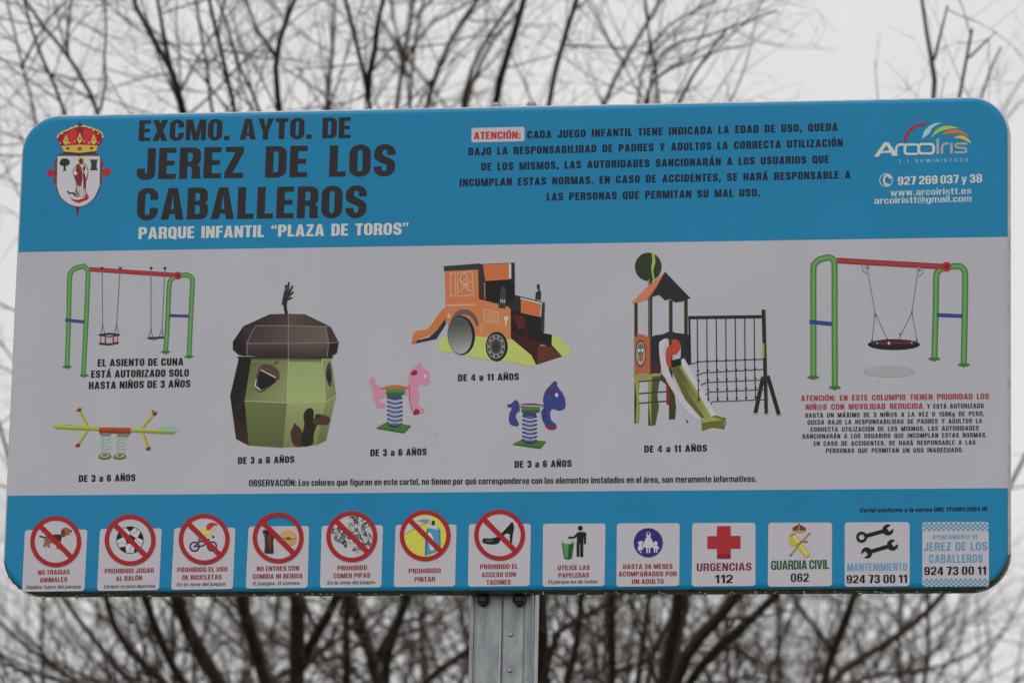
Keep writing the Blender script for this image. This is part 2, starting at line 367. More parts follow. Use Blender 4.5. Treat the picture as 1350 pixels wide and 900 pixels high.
        if ch == 'a':
            w = .46; A(rr(0, .32, w, x_+.01, .18, (0, 0, 1, 1))); D(rr(s2, .44, w-s2, x_-b2, .05, n=3)); D(rect(-.1, .28, s2, .53)); A(rr(0, -.01, w, .45, .14, (1, 0, 0, 1))); D(rr(s2, b2*.8, w-s2, .34, .04, n=3)); A(rect(w-s2, 0, w, .55))
        elif ch in 'bpdq':
            A(rr(0, -.01, w, x_+.01, .18)); D(rr(s2, b2, w-s2, x_-b2, .06, n=3))
            A(rect(0 if ch in 'bp' else w-s2, -.22 if ch in 'pq' else 0, s2 if ch in 'bp' else w, 1 if ch in 'bd' else x_))
        elif ch == 'c': w = .43; A(rr(0, -.01, w, x_+.01, .18)); D(rr(s2, b2, w-s2, x_-b2, .06, n=3)); D(rect(w-s2-.02, .27, w+.1, .47))
        elif ch == 'e': A(rr(0, -.01, w, x_+.01, .18)); D(rr(s2, b2, w-s2, x_-b2, .06, n=3)); A(rect(s2*.5, .33, w-.02, .44)); D(rect(w-s2-.02, .24, w+.1, .325))
        elif ch == 'f': w = .30; A(rr(.06, .4, .40, 1.01, .14, (0, 0, 0, 1))); D(rect(.06+s2, .3, .5, 1-b2)); D(rect(.31, .3, .5, 1.1)); A(rect(.06, 0, .06+s2, .8)); A(rect(0, x_-b2, w, x_))
        elif ch == 'g':
            A(rr(0, -.22, w, .3, .18, (1, 1, 0, 0))); D(rect(-.1, -.08, w-s2, .35)); A(rr(0, .03, w, x_+.01, .18)); D(rr(s2, .03+b2, w-s2, x_-b2, .06, n=3)); A(rect(w-s2, -.05, w, x_))
        elif ch == 'h': A(rr(0, .2, w, x_+.01, .16, (0, 0, 1, 0))); D(rr(s2, -.1, w-s2, x_-b2, .05, (0, 0, 1, 1), 3)); A(rect(0, 0, s2, 1)); A(rect(w-s2, 0, w, .4))
        elif ch in 'n': A(rr(0, .2, w, x_+.01, .16, (0, 0, 1, 0))); D(rr(s2, -.1, w-s2, x_-b2, .05, (0, 0, 1, 1), 3)); A(rect(0, 0, s2, x_)); A(rect(w-s2, 0, w, .4))
        elif ch == 'u': A(rr(0, -.01, w, x_, .16, (1, 0, 0, 0))); D(rr(s2, b2, w-s2, 1, .05, (1, 1, 0, 0), 3))
        elif ch in 'il' : w = s2; A(rect(0, 0, s2, x_ if ch == 'i' else 1)); A(rect(0, .84, s2, 1))
        elif ch == 'j': w = s2; A(rect(0, -.2, s2, x_)); A(rect(0, .84, s2, 1)); A(rect(-.08, -.22, s2-.04, -.1))
        elif ch == 'k': A([(s2*.9, .2), (s2*.9, .42), (w-.18, x_), (w, x_)]); A([(.18, .36), (.3, .5), (w+.02, 0), (w-.17, 0)]); A(rect(0, 0, s2, 1))
        elif ch == 'm':
            w = .70; A(rr(0, .2, w, x_+.01, .14, (0, 0, 1, 0))); q = s2*.9; D(rect(q, -.1, w/2-q/2, x_-b2)); D(rect(w/2+q/2, -.1, w-q, x_-b2)); A(rect(w-q, 0, w, .4)); A(rect(0, 0, q, x_)); A(rect(w/2-q/2, 0, w/2+q/2, .5))
        elif ch == 'o': A(rr(0, -.01, w, x_+.01, .19)); D(rr(s2, b2, w-s2, x_-b2, .06, n=3))
        elif ch == 'r': w = .32; A(rect(0, 0, s2, x_)); A([(s2*.9, .45), (s2*.9, .66), (.24, x_+.01), (w, x_+.01), (w, .58), (.24, .58)])
        elif ch == 't': w = .30; A(rect(.06, .0, .06+s2, .95)); A(rect(0, x_-b2, w, x_)); A(rect(.1, 0, w, b2))
        elif ch == 'v': A([(0, x_), (.17, x_), (w/2, .2), (w-.17, x_), (w, x_), (w/2+.1, 0), (w/2-.1, 0)])
        elif ch == 'y': A([(0, x_), (.17, x_), (w/2+.01, .25), (w-.17, x_), (w, x_), (.24, -.22), (.05, -.22), (.05, -.1), (w/2-.08, -.02)])
        elif ch == 'w': w = .68; A([(0, x_), (.15, x_), (.2, .25), (.27, x_), (.41, x_), (.48, .25), (.53, x_), (w, x_), (.56, 0), (.41, 0), (.34, .5), (.27, 0), (.12, 0)])
        elif ch == 'x': A([(0, 0), (.18, 0), (w, x_), (w-.18, x_)]); A([(w, 0), (w-.18, 0), (0, x_), (.18, x_)])
        elif ch == 'z': w = .4; A([(0, 0), (0, b2), (w-.18, x_-b2), (.01, x_-b2), (.01, x_), (w, x_), (w, x_-b2), (.18, b2), (w, b2), (w, 0)])
        else: A(rect(0, 0, s, .3)); w = s
    V, T, _ = paint(o, 1e-5)
    _GC[key] = (w, V, T); return _GC[key]

def lettering(name, parent, lines, y=Y1, label=None):
    """lines = [(text, (x,y) left end of baseline, (x,y) right end, cap height, colour, weight, gap, word space, slant)] in photo px"""
    AV, AT, AC = [], [], []
    for ln in lines:
        s, p0, p1, cap, colr = ln[:5]; wt, gap, sp_, sl_ = (list(ln[5:])+[1., .075, .36, 0.][len(ln)-5:])
        if isinstance(colr, tuple) and max(colr) > 1: colr = ink(*colr)
        adv = 0.; pos = []
        for ch in s:
            if ch == ' ': adv += sp_-gap; continue
            g = glyph(ch, wt); pos.append((adv, g)); adv += g[0]+gap
        adv -= gap
        a0, a1 = Vector(B(*p0)), Vector(B(*p1)); h = (Vector(B(p0[0], p0[1]-cap))-a0).length
        d = a1-a0; xs = d.length/adv; d.normalize(); u = Vector((-d.y, d.x))
        for off, (w_, V, T) in pos:
            n0 = len(AV)
            for x, z in V:
                p = a0 + d*((off+x)*xs + z*sl_*h) + u*(z*h); AV.append((p.x, p.y))
            AT += [tuple(i+n0 for i in f) for f in T]; AC += [colr]*len(T)
    o = link(name, flat_mesh(name, AV, AT, AC, y), parent)
    if label: o['label'] = label
    return o

# ================================================================== SETTING
def ground():
    vs, fs = [], []; n_ = 40; S = 1200
    co = [(-1 if i < 0 else 1)*abs(i/20)**2.2*S for i in range(-20, 21)]
    for yy in co:
        for xx in co: vs.append((xx, yy, .03*math.sin(xx*.3)*math.cos(yy*.23) if abs(xx) < 60 and abs(yy) < 60 and (xx or yy) else 0))
    k = len(co)
    for j in range(k-1):
        for i in range(k-1): fs.append((j*k+i, j*k+i+1, (j+1)*k+i+1, (j+1)*k+i))
    o = link('ground', mesh('ground', vs, fs), None, M_GRASS); tag(o, kind='structure')
ground()

# ================================================================== THE SIGN
SIGN = bpy.data.objects.new('playground_sign', None); COL.objects.link(SIGN)
SIGN.location = (0, 0, 0)
tag(SIGN, 'blue and white playground rules board with warning pictograms on a grey steel post', 'sign')
BW, BH, BR = 1.0, .4931, .078
def loop_pts(inset, n=14):
    return rr(-BW+inset, -BH+inset, BW-inset, BH-inset, BR-inset, n=n)
def board():
    # cross-section of the folded tray: front face, rounded lip, side, return flange
    prof = [(.014, -.0), (.0085, .0006), (.0042, .0022), (.0008, .0062), (0, .011), (0, .040), (.016, .040), (.016, .037), (.0025, .037), (.0025, .013)]
    n_ = 14; rings = [loop_pts(i_, n_) for i_, _ in prof]; k = len(rings[0])
    vs = []; fs = []; mi = []
    for (i_, yy), rg in zip(prof, rings):
        for j, (x, z) in enumerate(rg):
            vs.append((x, yy, z))
    for a_ in range(len(prof)-1):
        for j in range(k):
            j2 = (j+1) % k
            fs.append((a_*k+j, a_*k+j2, (a_+1)*k+j2, (a_+1)*k+j))
            zz = rings[0][j][1]
            mi.append(0 if a_ < 2 else (3 if a_ < 4 else 1))
    # front face (fan around the centre, planar)
    fs.append(tuple(range(k-1, -1, -1))); mi.append(0)
    fs.append(tuple((len(prof)-1)*k+j for j in range(k))); mi.append(1)
    me = mesh('panel', vs, fs)
    import bmesh
    bm = bmesh.new(); bm.from_mesh(me); bmesh.ops.recalc_face_normals(bm, faces=bm.faces); bm.to_mesh(me); bm.free()
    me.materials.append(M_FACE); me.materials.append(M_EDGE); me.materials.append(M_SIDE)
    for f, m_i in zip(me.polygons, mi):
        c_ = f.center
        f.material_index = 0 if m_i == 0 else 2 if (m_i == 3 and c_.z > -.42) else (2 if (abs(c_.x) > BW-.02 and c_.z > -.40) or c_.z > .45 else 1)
        f.use_smooth = len(f.vertices) == 4
    return me
def zup(o):                         # sign artwork is drawn about the board's centre
    return o
PANEL = link('panel', board(), SIGN); PANEL.location = (0, 0, ZC)

BLK = (36, 38, 46); RED = (164, 42, 48); DB = (22, 34, 46); WHT = WHITE
def text_part(name, lines, **k): return lettering(name, PANEL, lines, **k)

H1, H2 = (44, 40, 42), (190, 190, 196)
text_part('heading_text', [
    ('EXCMO. AYTO. DE', (182.6, 186.3), (462, 182.3), 27.3, H1, 1.08, .075, .39),
    ('JEREZ DE LOS', (180, 236.6), (520.5, 232), 41, H1, 1.06, .085, .56),
    ('CABALLEROS', (180, 290), (482.6, 286.8), 41.5, H1, 1.05, .085, .40)], label='large black town name across the upper band')
text_part('subheading_text', [('PARQUE INFANTIL “PLAZA DE TOROS”', (182.5, 315.3), (538.5, 309.3), 15.6, (188, 187, 194), 1.06, .08, .46)], label='white park name under the town name')
NB = (20, 30, 44)
text_part('notice_text', [
    ('CADA JUEGO INFANTIL TIENE INDICADA LA EDAD DE USO, QUEDA', (695, 182.8), (1104.5, 172.5), 10, NB, 1.1, .12, .66),
    ('BAJO LA RESPONSABILIDAD DE PADRES Y ADULTOS LA CORRECTA UTILIZACIÓN', (617.5, 205), (1111, 193.3), 10, NB, 1.1, .12, .66),
    ('DE LOS MISMOS, LAS AUTORIDADES SANCIONARÁN A LOS USUARIOS QUE', (634.5, 225), (1092.7, 215), 10, NB, 1.1, .12, .66),
    ('INCUMPLAN ESTAS NORMAS. EN CASO DE ACCIDENTES, SE HARÁ RESPONSABLE A', (606, 246), (1121.3, 235.3), 10, NB, 1.1, .12, .66),
    ('LAS PERSONAS QUE PERMITAN SU MAL USO.', (720.6, 264.6), (1001.7, 258.8), 10, NB, 1.1, .12, .66)], label='five lines of black warning text on the blue band')
def rbox(x0, y0, x1, y1, r, dy=0):                       # rounded box in photo px; dy = rise of the right end
    P = rr(x0, y0, x1, y1, r, n=4)
    return [(x, y+dy*(x-x0)/(x1-x0)) for x, y in P]
wb = Art(); wb.f((172, 166, 174), rbox(621.6, 169, 691.5, 188, 3, -1.6)); WB = picture('warning_box', PANEL, wb.o, Y1)
lettering('caption', WB, [('ATENCIÓN:', (624.5, 183.8), (686, 182.8), 9.6, (186, 40, 44), 1.05, .08)], Y2)

def cap_text(lines, label, name='caption'): return text_part(name, lines, label=label)
CK = (28, 28, 34)
cap_text([('EL ASIENTO DE CUNA', (128.6, 483), (241.8, 481.3), 9.6, CK, 1.1, .085, .4), ('ESTÁ AUTORIZADO SOLO', (120, 497.8), (249, 496), 9.6, CK, 1.1, .085, .4),
          ('HASTA NIÑOS DE 3 AÑOS', (117, 512.8), (251, 510.2), 9.6, CK, 1.1, .085, .4)], 'three black lines beneath the two-seat swing picture')
for s_, a_, b_, lb in (('DE 3 a 6 AÑOS', (103.8, 634.9), (178.4, 633.7), 'age caption under the yellow spring seesaw'),
                       ('DE 3 a 8 AÑOS', (313.6, 611.3), (388, 609.7), 'age caption under the acorn playhouse'),
                       ('DE 4 a 11 AÑOS', (603.8, 502.3), (684, 500.7), 'age caption under the orange tractor'),
                       ('DE 3 a 6 AÑOS', (488.2, 601.1), (562.4, 599.7), 'age caption under the pink spring horse'),
                       ('DE 3 a 6 AÑOS', (678.4, 616.2), (753.5, 615), 'age caption under the blue spring horse'),
                       ('DE 4 a 11 AÑOS', (849.3, 596.1), (932, 594.8), 'age caption under the slide tower')):
    cap_text([(s_, a_, b_, 9, CK, 1.12, .09, .46)], lb)
cap_text([('OBSERVACIÓN: Los colores que figuran en este cartel, no tienen por qué corresponderse con los elementos instalados en el área, son meramente informativos.', (328, 640.6), (997.5, 634.8), 8.4, CK, .95, .075, .30)], 'long single line of small black print above the lower band')
R2 = (160, 42, 46)
text_part('swing_notice_text', [
    ('ATENCIÓN: EN ESTE COLUMPIO TIENEN PRIORIDAD LOS', (1055.9, 528.4), (1303.8, 525.7), 7.3, R2, 1., .10, .62),
    ('NIÑ@S CON MOVILIDAD REDUCIDA', (1062.2, 539.9), (1216.6, 538.5), 7.3, R2, 1., .10, .62),
    ('Y ESTÁ AUTORIZADO', (1222, 538.4), (1296.8, 537.5), 6, CK, .95, .14, .62),
    ('HASTA UN MÁXIMO DE 3 NIÑ@S A LA VEZ O 150Kg DE PESO,', (1061.7, 550.3), (1297.3, 548), 6, CK, .95, .14, .74),
    ('QUEDA BAJO LA RESPONSABILIDAD DE PADRES Y ADULTOS LA', (1064.5, 559.4), (1294.7, 557.4), 6, CK, .95, .14, .74),
    ('CORRECTA UTILIZACIÓN DE LOS MISMOS, LAS AUTORIDADES', (1068.5, 568.8), (1290.3, 567), 6, CK, .95, .14, .74),
    ('SANCIONARÁN A LOS USUARIOS QUE INCUMPLAN ESTAS NORMAS.', (1058, 577.9), (1300.8, 576), 6, CK, .95, .14, .74),
    ('EN CASO DE ACCIDENTES, SE HARÁ RESPONSABLE A LAS', (1072.7, 587.4), (1285.9, 585.7), 6, CK, .95, .14, .74),
    ('PERSONAS QUE PERMITAN UN USO INADECUADO.', (1089, 596.8), (1269.8, 595.7), 6, CK, .95, .14, .74)], label='red and black small print under the basket swing')
text_part('standard_text', [('Cartel conforme a la norma UNE 172001:2004 IN', (1133.3, 674.9), (1300.8, 673.2), 5.6, (14, 34, 56), 1.05, .09, .34, .2)], label='tiny black italic line above the right cards')

# ---- maker's logo and contact details
lg = Art(900, 120, 3.)
def arc(c_, pts_out, pts_in): lg.f(c_, smooth(pts_out, 5)+list(reversed(smooth(pts_in, 5))))
arc((168, 30, 70), [(874, 205), (880, 172), (903, 145), (935, 129), (985, 125)], [(884, 200), (896, 170), (920, 148), (950, 136), (985, 126)])
arc((140, 195, 225), [(947, 188), (955, 160), (975, 140), (1000, 128), (1024, 126)], [(948, 189), (975, 170), (985, 150), (1003, 136), (1024, 127)])
arc((150, 185, 40), [(984, 182), (1000, 158), (1022, 143), (1050, 138), (1093, 147)], [(986, 183), (1010, 165), (1035, 155), (1060, 150), (1093, 148)])
arc((214, 96, 40), [(1028, 172), (1045, 158), (1070, 153), (1100, 158), (1131, 178)], [(1030, 174), (1055, 170), (1080, 168), (1105, 172), (1131, 181)])
arc((216, 172, 40), [(1074, 184), (1095, 177), (1115, 180), (1130, 190), (1140, 206)], [(1076, 187), (1095, 188), (1112, 194), (1125, 200), (1140, 208)])
g_ = (196, 200, 206)
for c_, pts in ((g_, [(757, 260), (775, 260), (806, 215), (830, 258), (852, 256), (814, 203), (797, 203)]), (g_, [(782, 247), (838, 244), (834, 235), (790, 238)])): lg.f(c_, pts)
def wide(c_, x, y0, w_, h_, kind):
    if kind == 'r': lg.line(c_, [(x+4, y0), (x+4, y0-h_*.6), (x+14, y0-h_+4), (x+w_, y0-h_+4)], 9, sm=3)
    if kind == 'c': lg.f(c_, rr(x, y0-h_, x+w_, y0, 14)); lg.f(None, rr(x+10, y0-h_+9, x+w_+2, y0-9, 6, (1, 0, 0, 1)))
    if kind == 'o': lg.f(c_, rr(x, y0-h_, x+w_, y0, 16)); lg.f(None, rr(x+11, y0-h_+9, x+w_-11, y0-9, 8))
    if kind == 'i': lg.f(c_, rect(x, y0-h_, x+10, y0))
    if kind == 's': lg.line(c_, [(x+w_, y0-h_+4), (x+9, y0-h_+4), (x+4, y0-h_*.72), (x+10, y0-h_*.52), (x+w_-10, y0-h_*.5), (x+w_-4, y0-h_*.27), (x+w_-9, y0-4), (x, y0-4)], 8, sm=2)
wide(g_, 841, 255, 38, 46, 'r'); wide(g_, 874, 254, 62, 46, 'c'); wide(g_, 928, 252, 70, 46, 'o')
g2_ = (150, 152, 150)
wide(g2_, 1004, 250, 10, 62, 'i'); wide(g2_, 1022, 249, 30, 44, 'r'); wide(g2_, 1058, 248, 10, 43, 'i'); wide(g2_, 1076, 247, 50, 42, 's')
LOGO = picture('maker_logo', PANEL, lg.o, Y1, 'white and grey wordmark with five coloured arcs')
CW = (190, 196, 204)
lettering('caption', LOGO, [('T.T.  SUMINISTROS', (1184.5, 215.3), (1276, 213.2), 4.6, (120, 165, 190), .75, .45, .5)], Y1)
ct = Art(900, 120, 3.); ct.f(CW, ell(805, 353, 27, 27)); ct.f(None, ell(805, 353, 24, 24))
ct.line(CW, [(813, 331), (800, 340), (796, 356), (803, 371)], 8, True, 3); ct.line(CW, [(812, 333), (822, 345)], 9, True); ct.line(CW, [(803, 370), (814, 372)], 9, True)
PH = picture('phone_symbol', PANEL, ct.o, Y1)
text_part('contact_text', [('927 269 037 y 38', (1183.7, 244.2), (1295, 240.6), 11, CW, .95, .07, .26),
                           ('www.arcoiristt.es', (1174, 258.5), (1280.7, 255.6), 8.6, (172, 180, 190), .82, .09, .3),
                           ('arcoiristt@gmail.com', (1152.7, 269), (1280.7, 266), 8.6, (172, 180, 190), .82, .08, .3)], label='white phone number and addresses under the logo')

# ---- town crest
a = Art(60, 155, 6.67); CR = (176, 30, 38); GD = (186, 160, 62); DKc = (40, 30, 26)
a.f((172, 38, 42), [(0, 488), (40, 452), (100, 462), (100, 508), (40, 522)]); a.f((172, 38, 42), [(588, 476), (550, 440), (490, 455), (490, 500), (550, 516)])
a.e((166, 34, 40), 96, 410, 24, 34); a.e((166, 34, 40), 88, 548, 24, 32); a.e((166, 34, 40), 488, 405, 24, 34); a.e((166, 34, 40), 482, 548, 24, 32)
a.f((110, 30, 44), [(262, 780), (300, 780), (280, 886)])
a.f((80, 66, 70), smooth([(100, 332), (290, 334), (484, 334), (484, 600), (440, 700), (370, 765), (290, 790), (190, 760), (120, 690), (92, 600)], 4, True))
a.f((178, 176, 184), [(106, 340), (480, 340), (476, 600)]+smooth([(476, 600), (430, 700), (365, 760), (290, 782), (200, 756), (130, 690), (100, 600)], 4)[1:])
a.f((110, 26, 34), rect(278, 300, 312, 342))
a.f((60, 50, 34), [(140, 270), (160, 318), (300, 330), (440, 318), (462, 262), (300, 280)])
a.blob((150, 28, 34), [(150, 262), (104, 190), (120, 150), (200, 112), (290, 84), (310, 84), (400, 100), (480, 132), (504, 172), (462, 256), (300, 262)])
a.f((196, 40, 44), smooth([(170, 235), (150, 190), (200, 130), (270, 110), (262, 235)], 3, True)); a.f((196, 40, 44), smooth([(440, 235), (455, 180), (410, 120), (335, 105), (345, 235)], 3, True))
a.f(GD, [(142, 252), (300, 240), (460, 248), (448, 296), (300, 312), (158, 300)]); a.f((90, 70, 30), rect(182, 262, 212, 284)); a.f((90, 70, 30), rect(392, 258, 420, 282)); a.f((160, 40, 40), rect(284, 262, 318, 290))
for x_, y_ in ((180, 196), (302, 178), (424, 192)):
    a.f(GD, [(x_-26, y_+20), (x_, y_-46), (x_+26, y_+20), (x_+8, y_+44), (x_-8, y_+44)]); a.f((120, 96, 30), ell(x_, y_+8, 9, 12, 8))
a.line(GD, [(104, 180), (128, 140), (210, 104), (302, 74), (400, 92), (486, 130), (506, 176)], 13, sm=3)
for i_ in range(11):
    t_ = i_/10; a.e((204, 200, 180), 108+t_*394, 172-100*math.sin(math.pi*t_), 7, n=8)
a.e((60, 50, 60), 303, 64, 16, 18); a.f((66, 60, 66), [(297, 60), (309, 60), (306, 34), (300, 34)])
for i_ in range(9): a.e((200, 190, 150), 130+i_*42, 224-(12 if i_ % 2 else 0), 6, n=8)
a.blob((44, 50, 50), [(124, 400), (140, 368), (175, 360), (208, 376), (214, 404), (190, 426), (150, 428), (130, 418)]); a.f((44, 50, 50), [(160, 420), (176, 420), (180, 462), (190, 470), (146, 470), (158, 462)])
a.f((52, 60, 60), [(390, 370), (462, 370), (452, 400), (450, 440), (462, 466), (390, 466), (400, 440), (400, 400)])
a.e(GD, 313, 378, 34, 30); a.e((86, 50, 38), 313, 386, 18, 26)
OUT = (104, 84, 84)
a.blob(OUT, [(280, 410), (350, 408), (376, 462), (374, 520), (350, 600), (366, 690), (340, 700), (268, 698), (250, 680), (272, 600), (244, 505), (240, 470), (256, 440)])
a.blob((196, 190, 190), [(286, 420), (345, 416), (366, 462), (364, 510), (336, 600), (352, 686), (268, 688), (284, 600), (254, 500), (262, 445)])
a.blob((140, 32, 42), [(276, 424), (300, 418), (322, 470), (328, 520), (316, 590), (296, 606), (268, 570), (256, 510), (264, 470)]); a.blob((122, 30, 42), [(336, 424), (352, 440), (350, 500), (358, 560), (352, 640), (338, 610), (330, 520)])
a.blob((196, 190, 190), [(246, 478), (262, 468), (280, 492), (268, 506), (250, 500)]); a.blob((200, 194, 194), [(340, 470), (366, 460), (370, 490), (350, 506)])
for p in ([(300, 560), (292, 690)], [(318, 560), (312, 692)], [(334, 570), (336, 690)], [(300, 430), (326, 520)], [(316, 420), (312, 470)], [(280, 620), (270, 690)]): a.line((86, 70, 74), p, 5)
a.line((60, 54, 60), [(316, 470), (340, 430)], 6, True); a.line((86, 40, 44), [(276, 440), (300, 520), (296, 590)], 4, sm=2)
a.blob((180, 42, 46), [(208, 676), (232, 712), (270, 722), (300, 722), (345, 700), (352, 664), (380, 690), (372, 724), (320, 742), (296, 754), (236, 728)]); a.blob((120, 110, 112), [(256, 660), (292, 650), (300, 694), (268, 700)]); a.line((40, 34, 36), [(196, 652), (214, 668), (240, 664), (258, 684)], 15, True, 2); a.line((120, 28, 34), [(240, 724), (300, 734), (350, 716)], 5)
picture('town_crest', PANEL, a.o, Y1, 'crowned shield with a robed saint, a tree and a tower')

# ---- pictures of the play equipment
G1, G2, G3 = (78, 138, 66), (58, 104, 50), (98, 160, 84)
def swing_frame(a, legs, beam, bars, feet, wd, knob, top):
    for c_, w_ in ((G2, wd), (G1, wd*.66), (G3, wd*.16)):
        for lg_ in legs: a.line(c_, lg_, w_, True, 5)
    for x, y in feet: a.e(G2, x, y, wd, wd*.28)
    a.line((128, 34, 40), beam, wd*.92); a.line((172, 44, 50), beam, wd*.6)
    a.line((38, 50, 116), bars[0], wd*.66); a.line((52, 66, 150), bars[0], wd*.3); a.line((38, 50, 116), bars[1], wd*.6); a.line((52, 66, 150), bars[1], wd*.25)
    a.e((168, 36, 42), *knob, wd*.8); a.e((120, 26, 32), knob[0], knob[1], wd*.35)
a = Art(0, 330, 4.5)
swing_frame(a, [[(398, 690), (408, 400), (413, 170), (428, 122), (460, 102), (496, 94)], [(495, 740), (512, 400), (522, 150), (516, 112), (496, 92)],
                [(983, 602), (996, 390), (1004, 210), (1018, 172), (1046, 152)], [(1122, 628), (1132, 390), (1142, 190), (1132, 158), (1108, 146), (1075, 148)]],
            [(530, 112), (1060, 148)], [[(388, 413), (498, 424)], [(1004, 386), (1122, 390)]], [(397, 690), (500, 741), (983, 602), (1122, 630)], 28, (1055, 150), None)
for x0, x1, y1 in ((606, 609, 440), (713, 692, 440), (896, 896, 465), (979, 962, 462)):
    a.line((96, 88, 96), [(x0, 106), (x1, y1)], 4.4); a.e((60, 40, 44), x0, 106, 9, 9, 8)
for p in ([(609, 440), (598, 496)], [(609, 440), (622, 496)], [(692, 440), (680, 496)], [(692, 440), (704, 496)], [(896, 465), (882, 515)], [(896, 465), (905, 515)], [(962, 462), (945, 512)], [(962, 462), (968, 512)]): a.line((84, 78, 86), p, 4)
a.line((48, 44, 48), [(590, 502), (650, 494), (706, 502)], 12, True); a.line((56, 52, 56), [(596, 504), (650, 512), (700, 504)], 6)
for x in (598, 625, 672, 696): a.line((150, 40, 46), [(x, 506), (x+1, 552)], 9 if x in (625, 672) else 5)
a.line((44, 40, 44), [(592, 552), (640, 558), (700, 548)], 12, True); a.e((150, 40, 46), 664, 556, 10, 8)
a.line((44, 46, 48), [(880, 520), (968, 516)], 12, True); a.e((60, 90, 70), 910, 526, 22, 5)
picture('play_equipment_picture', PANEL, a.o, Y1, 'green and red two-seat swing, one seat a cradle')

a = Art(0, 480, 4.5); YG = (166, 168, 50); YD = (128, 128, 36)
for p in ([(525, 372), (470, 275)], [(522, 385), (462, 480)], [(845, 375), (915, 290)], [(845, 395), (880, 500)]):
    a.line(YG, p, 18, True); a.line(YD, [(p[0][0]+5, p[0][1]+3), (p[1][0]+5, p[1][1]+3)], 6)
a.f(YG, [(305, 362), (340, 356), (1020, 392), (1060, 392), (1030, 412), (520, 392), (335, 384)]); a.f(YD, [(318, 372), (560, 384), (1040, 402), (1030, 416), (800, 404), (520, 392), (335, 384)])
a.blob((120, 170, 150), [(945, 372), (1000, 368), (1030, 366), (1068, 390), (1040, 402), (950, 388)])
a.f((96, 140, 110), [(380, 358), (430, 356), (430, 362), (380, 362)])
a.f((168, 62, 34), [(588, 374), (776, 376), (776, 412), (588, 408)]); a.f((140, 44, 26), [(588, 392), (776, 398), (776, 412), (588, 408)])
a.f((100, 120, 110), [(590, 408), (665, 410), (650, 428), (600, 426)]); a.f((100, 120, 110), [(690, 412), (772, 412), (758, 432), (700, 430)])
for cx in (629, 720):
    for i_ in range(5):
        y = 432+i_*20; a.line((108, 160, 124), smooth([(cx-30, y), (cx, y+13), (cx+32, y+4)], 4), 6); a.line((142, 174, 148), smooth([(cx+32, y+4), (cx, y+10), (cx-30, y+20)], 4), 4)
for cx in (622, 710): a.blob((96, 96, 70), [(cx-36, 556), (cx-30, 536), (cx, 526), (cx+34, 536), (cx+36, 556), (cx, 566)]); a.e((160, 156, 128), cx, 542, 28, 10); a.e((78, 82, 60), cx, 541, 15, 5)
for x, y in ((470, 270), (462, 480), (918, 292), (880, 500)): a.e((160, 48, 44), x, y, 17, 11, 10, rot=-.5); a.e((90, 24, 28), x+4, y+5, 8, 6, 8)
a.e((176, 110, 100), 482, 262, 7, 5, 8); a.e((130, 40, 60), 906, 278, 8, 6, 8)
picture('play_equipment_picture', PANEL, a.o, Y1, 'yellow spring seesaw on two green coils')

a = Art(280, 350, 3.335)
SK = (40, 34, 36); BRN = (60, 50, 50); BR2 = (84, 72, 70); BR3 = (76, 64, 66)
a.g([(118, 400), (172, 404), (142, 594), (160, 790), (104, 762), (78, 572)], (30, 27, 26), (50, 42, 40), (90, 560), (160, 600), 5); a.g([(98, 650), (142, 600), (160, 790), (104, 762)], (38, 30, 30), (54, 40, 38), (120, 600), (130, 780), 4)
a.g([(172, 404), (335, 404), (328, 604), (142, 594)], (92, 102, 58), (124, 134, 82), (160, 440), (320, 560), 8)
a.g([(335, 404), (482, 404), (498, 598), (328, 604)], (136, 150, 92), (146, 160, 98), (400, 404), (410, 600), 6); a.g([(482, 404), (522, 402), (544, 572), (498, 600)], (126, 138, 84), (110, 122, 70), (490, 500), (540, 510), 5)
a.g([(142, 594), (328, 604), (310, 800), (160, 790)], (96, 106, 58), (82, 92, 48), (230, 600), (240, 800), 7); a.g([(328, 604), (498, 598), (458, 788), (310, 800)], (136, 148, 90), (110, 120, 64), (400, 600), (380, 800), 8); a.g([(498, 598), (544, 572), (500, 768), (458, 788)], (120, 130, 78), (98, 106, 58), (520, 590), (480, 770), 6)
a.g([(172, 400), (482, 400), (482, 424), (172, 424)], (60, 62, 40), (110, 120, 68), (300, 402), (300, 424), 5)
for p in ([(142, 594), (328, 604)], [(328, 604), (498, 598), (544, 572)], [(335, 404), (328, 604)], [(482, 404), (498, 598)]): a.line((160, 160, 140), p, 3)
a.line((40, 34, 30), [(110, 404), (530, 404)], 8)
a.g([(90, 335), (135, 268), (190, 264), (150, 342), (150, 398), (118, 394), (90, 370)], (36, 31, 33), (58, 48, 48), (100, 330), (170, 300), 5); a.g([(150, 342), (334, 342), (334, 408), (150, 396)], (72, 60, 60), (50, 40, 42), (240, 342), (240, 404), 5); a.g([(334, 342), (512, 340), (505, 400), (334, 408)], (86, 74, 70), (62, 50, 50), (420, 342), (420, 404), 5); a.f(SK, [(512, 340), (556, 338), (548, 384), (524, 400), (505, 400)])
a.g([(190, 264), (334, 264), (334, 342), (150, 342)], (64, 54, 56), (84, 71, 71), (180, 270), (320, 340), 6); a.g([(334, 264), (498, 268), (512, 340), (334, 342)], (86, 74, 70), (98, 84, 78), (340, 264), (500, 340), 5); a.f((62, 50, 50), [(498, 268), (520, 268), (556, 338), (512, 340)])
a.g([(134, 268), (252, 214), (334, 212), (334, 264)], (44, 38, 40), (66, 56, 56), (150, 260), (330, 220), 6); a.g([(334, 212), (408, 214), (520, 268), (334, 264)], (78, 68, 64), (64, 54, 54), (340, 230), (500, 260), 5)
for p in ([(190, 264), (334, 264), (498, 268), (520, 268)], [(150, 342), (334, 342), (512, 340), (552, 338)], [(190, 264), (152, 340), (152, 396)], [(498, 268), (512, 340), (505, 400)]): a.line((124, 116, 116), p, 3)
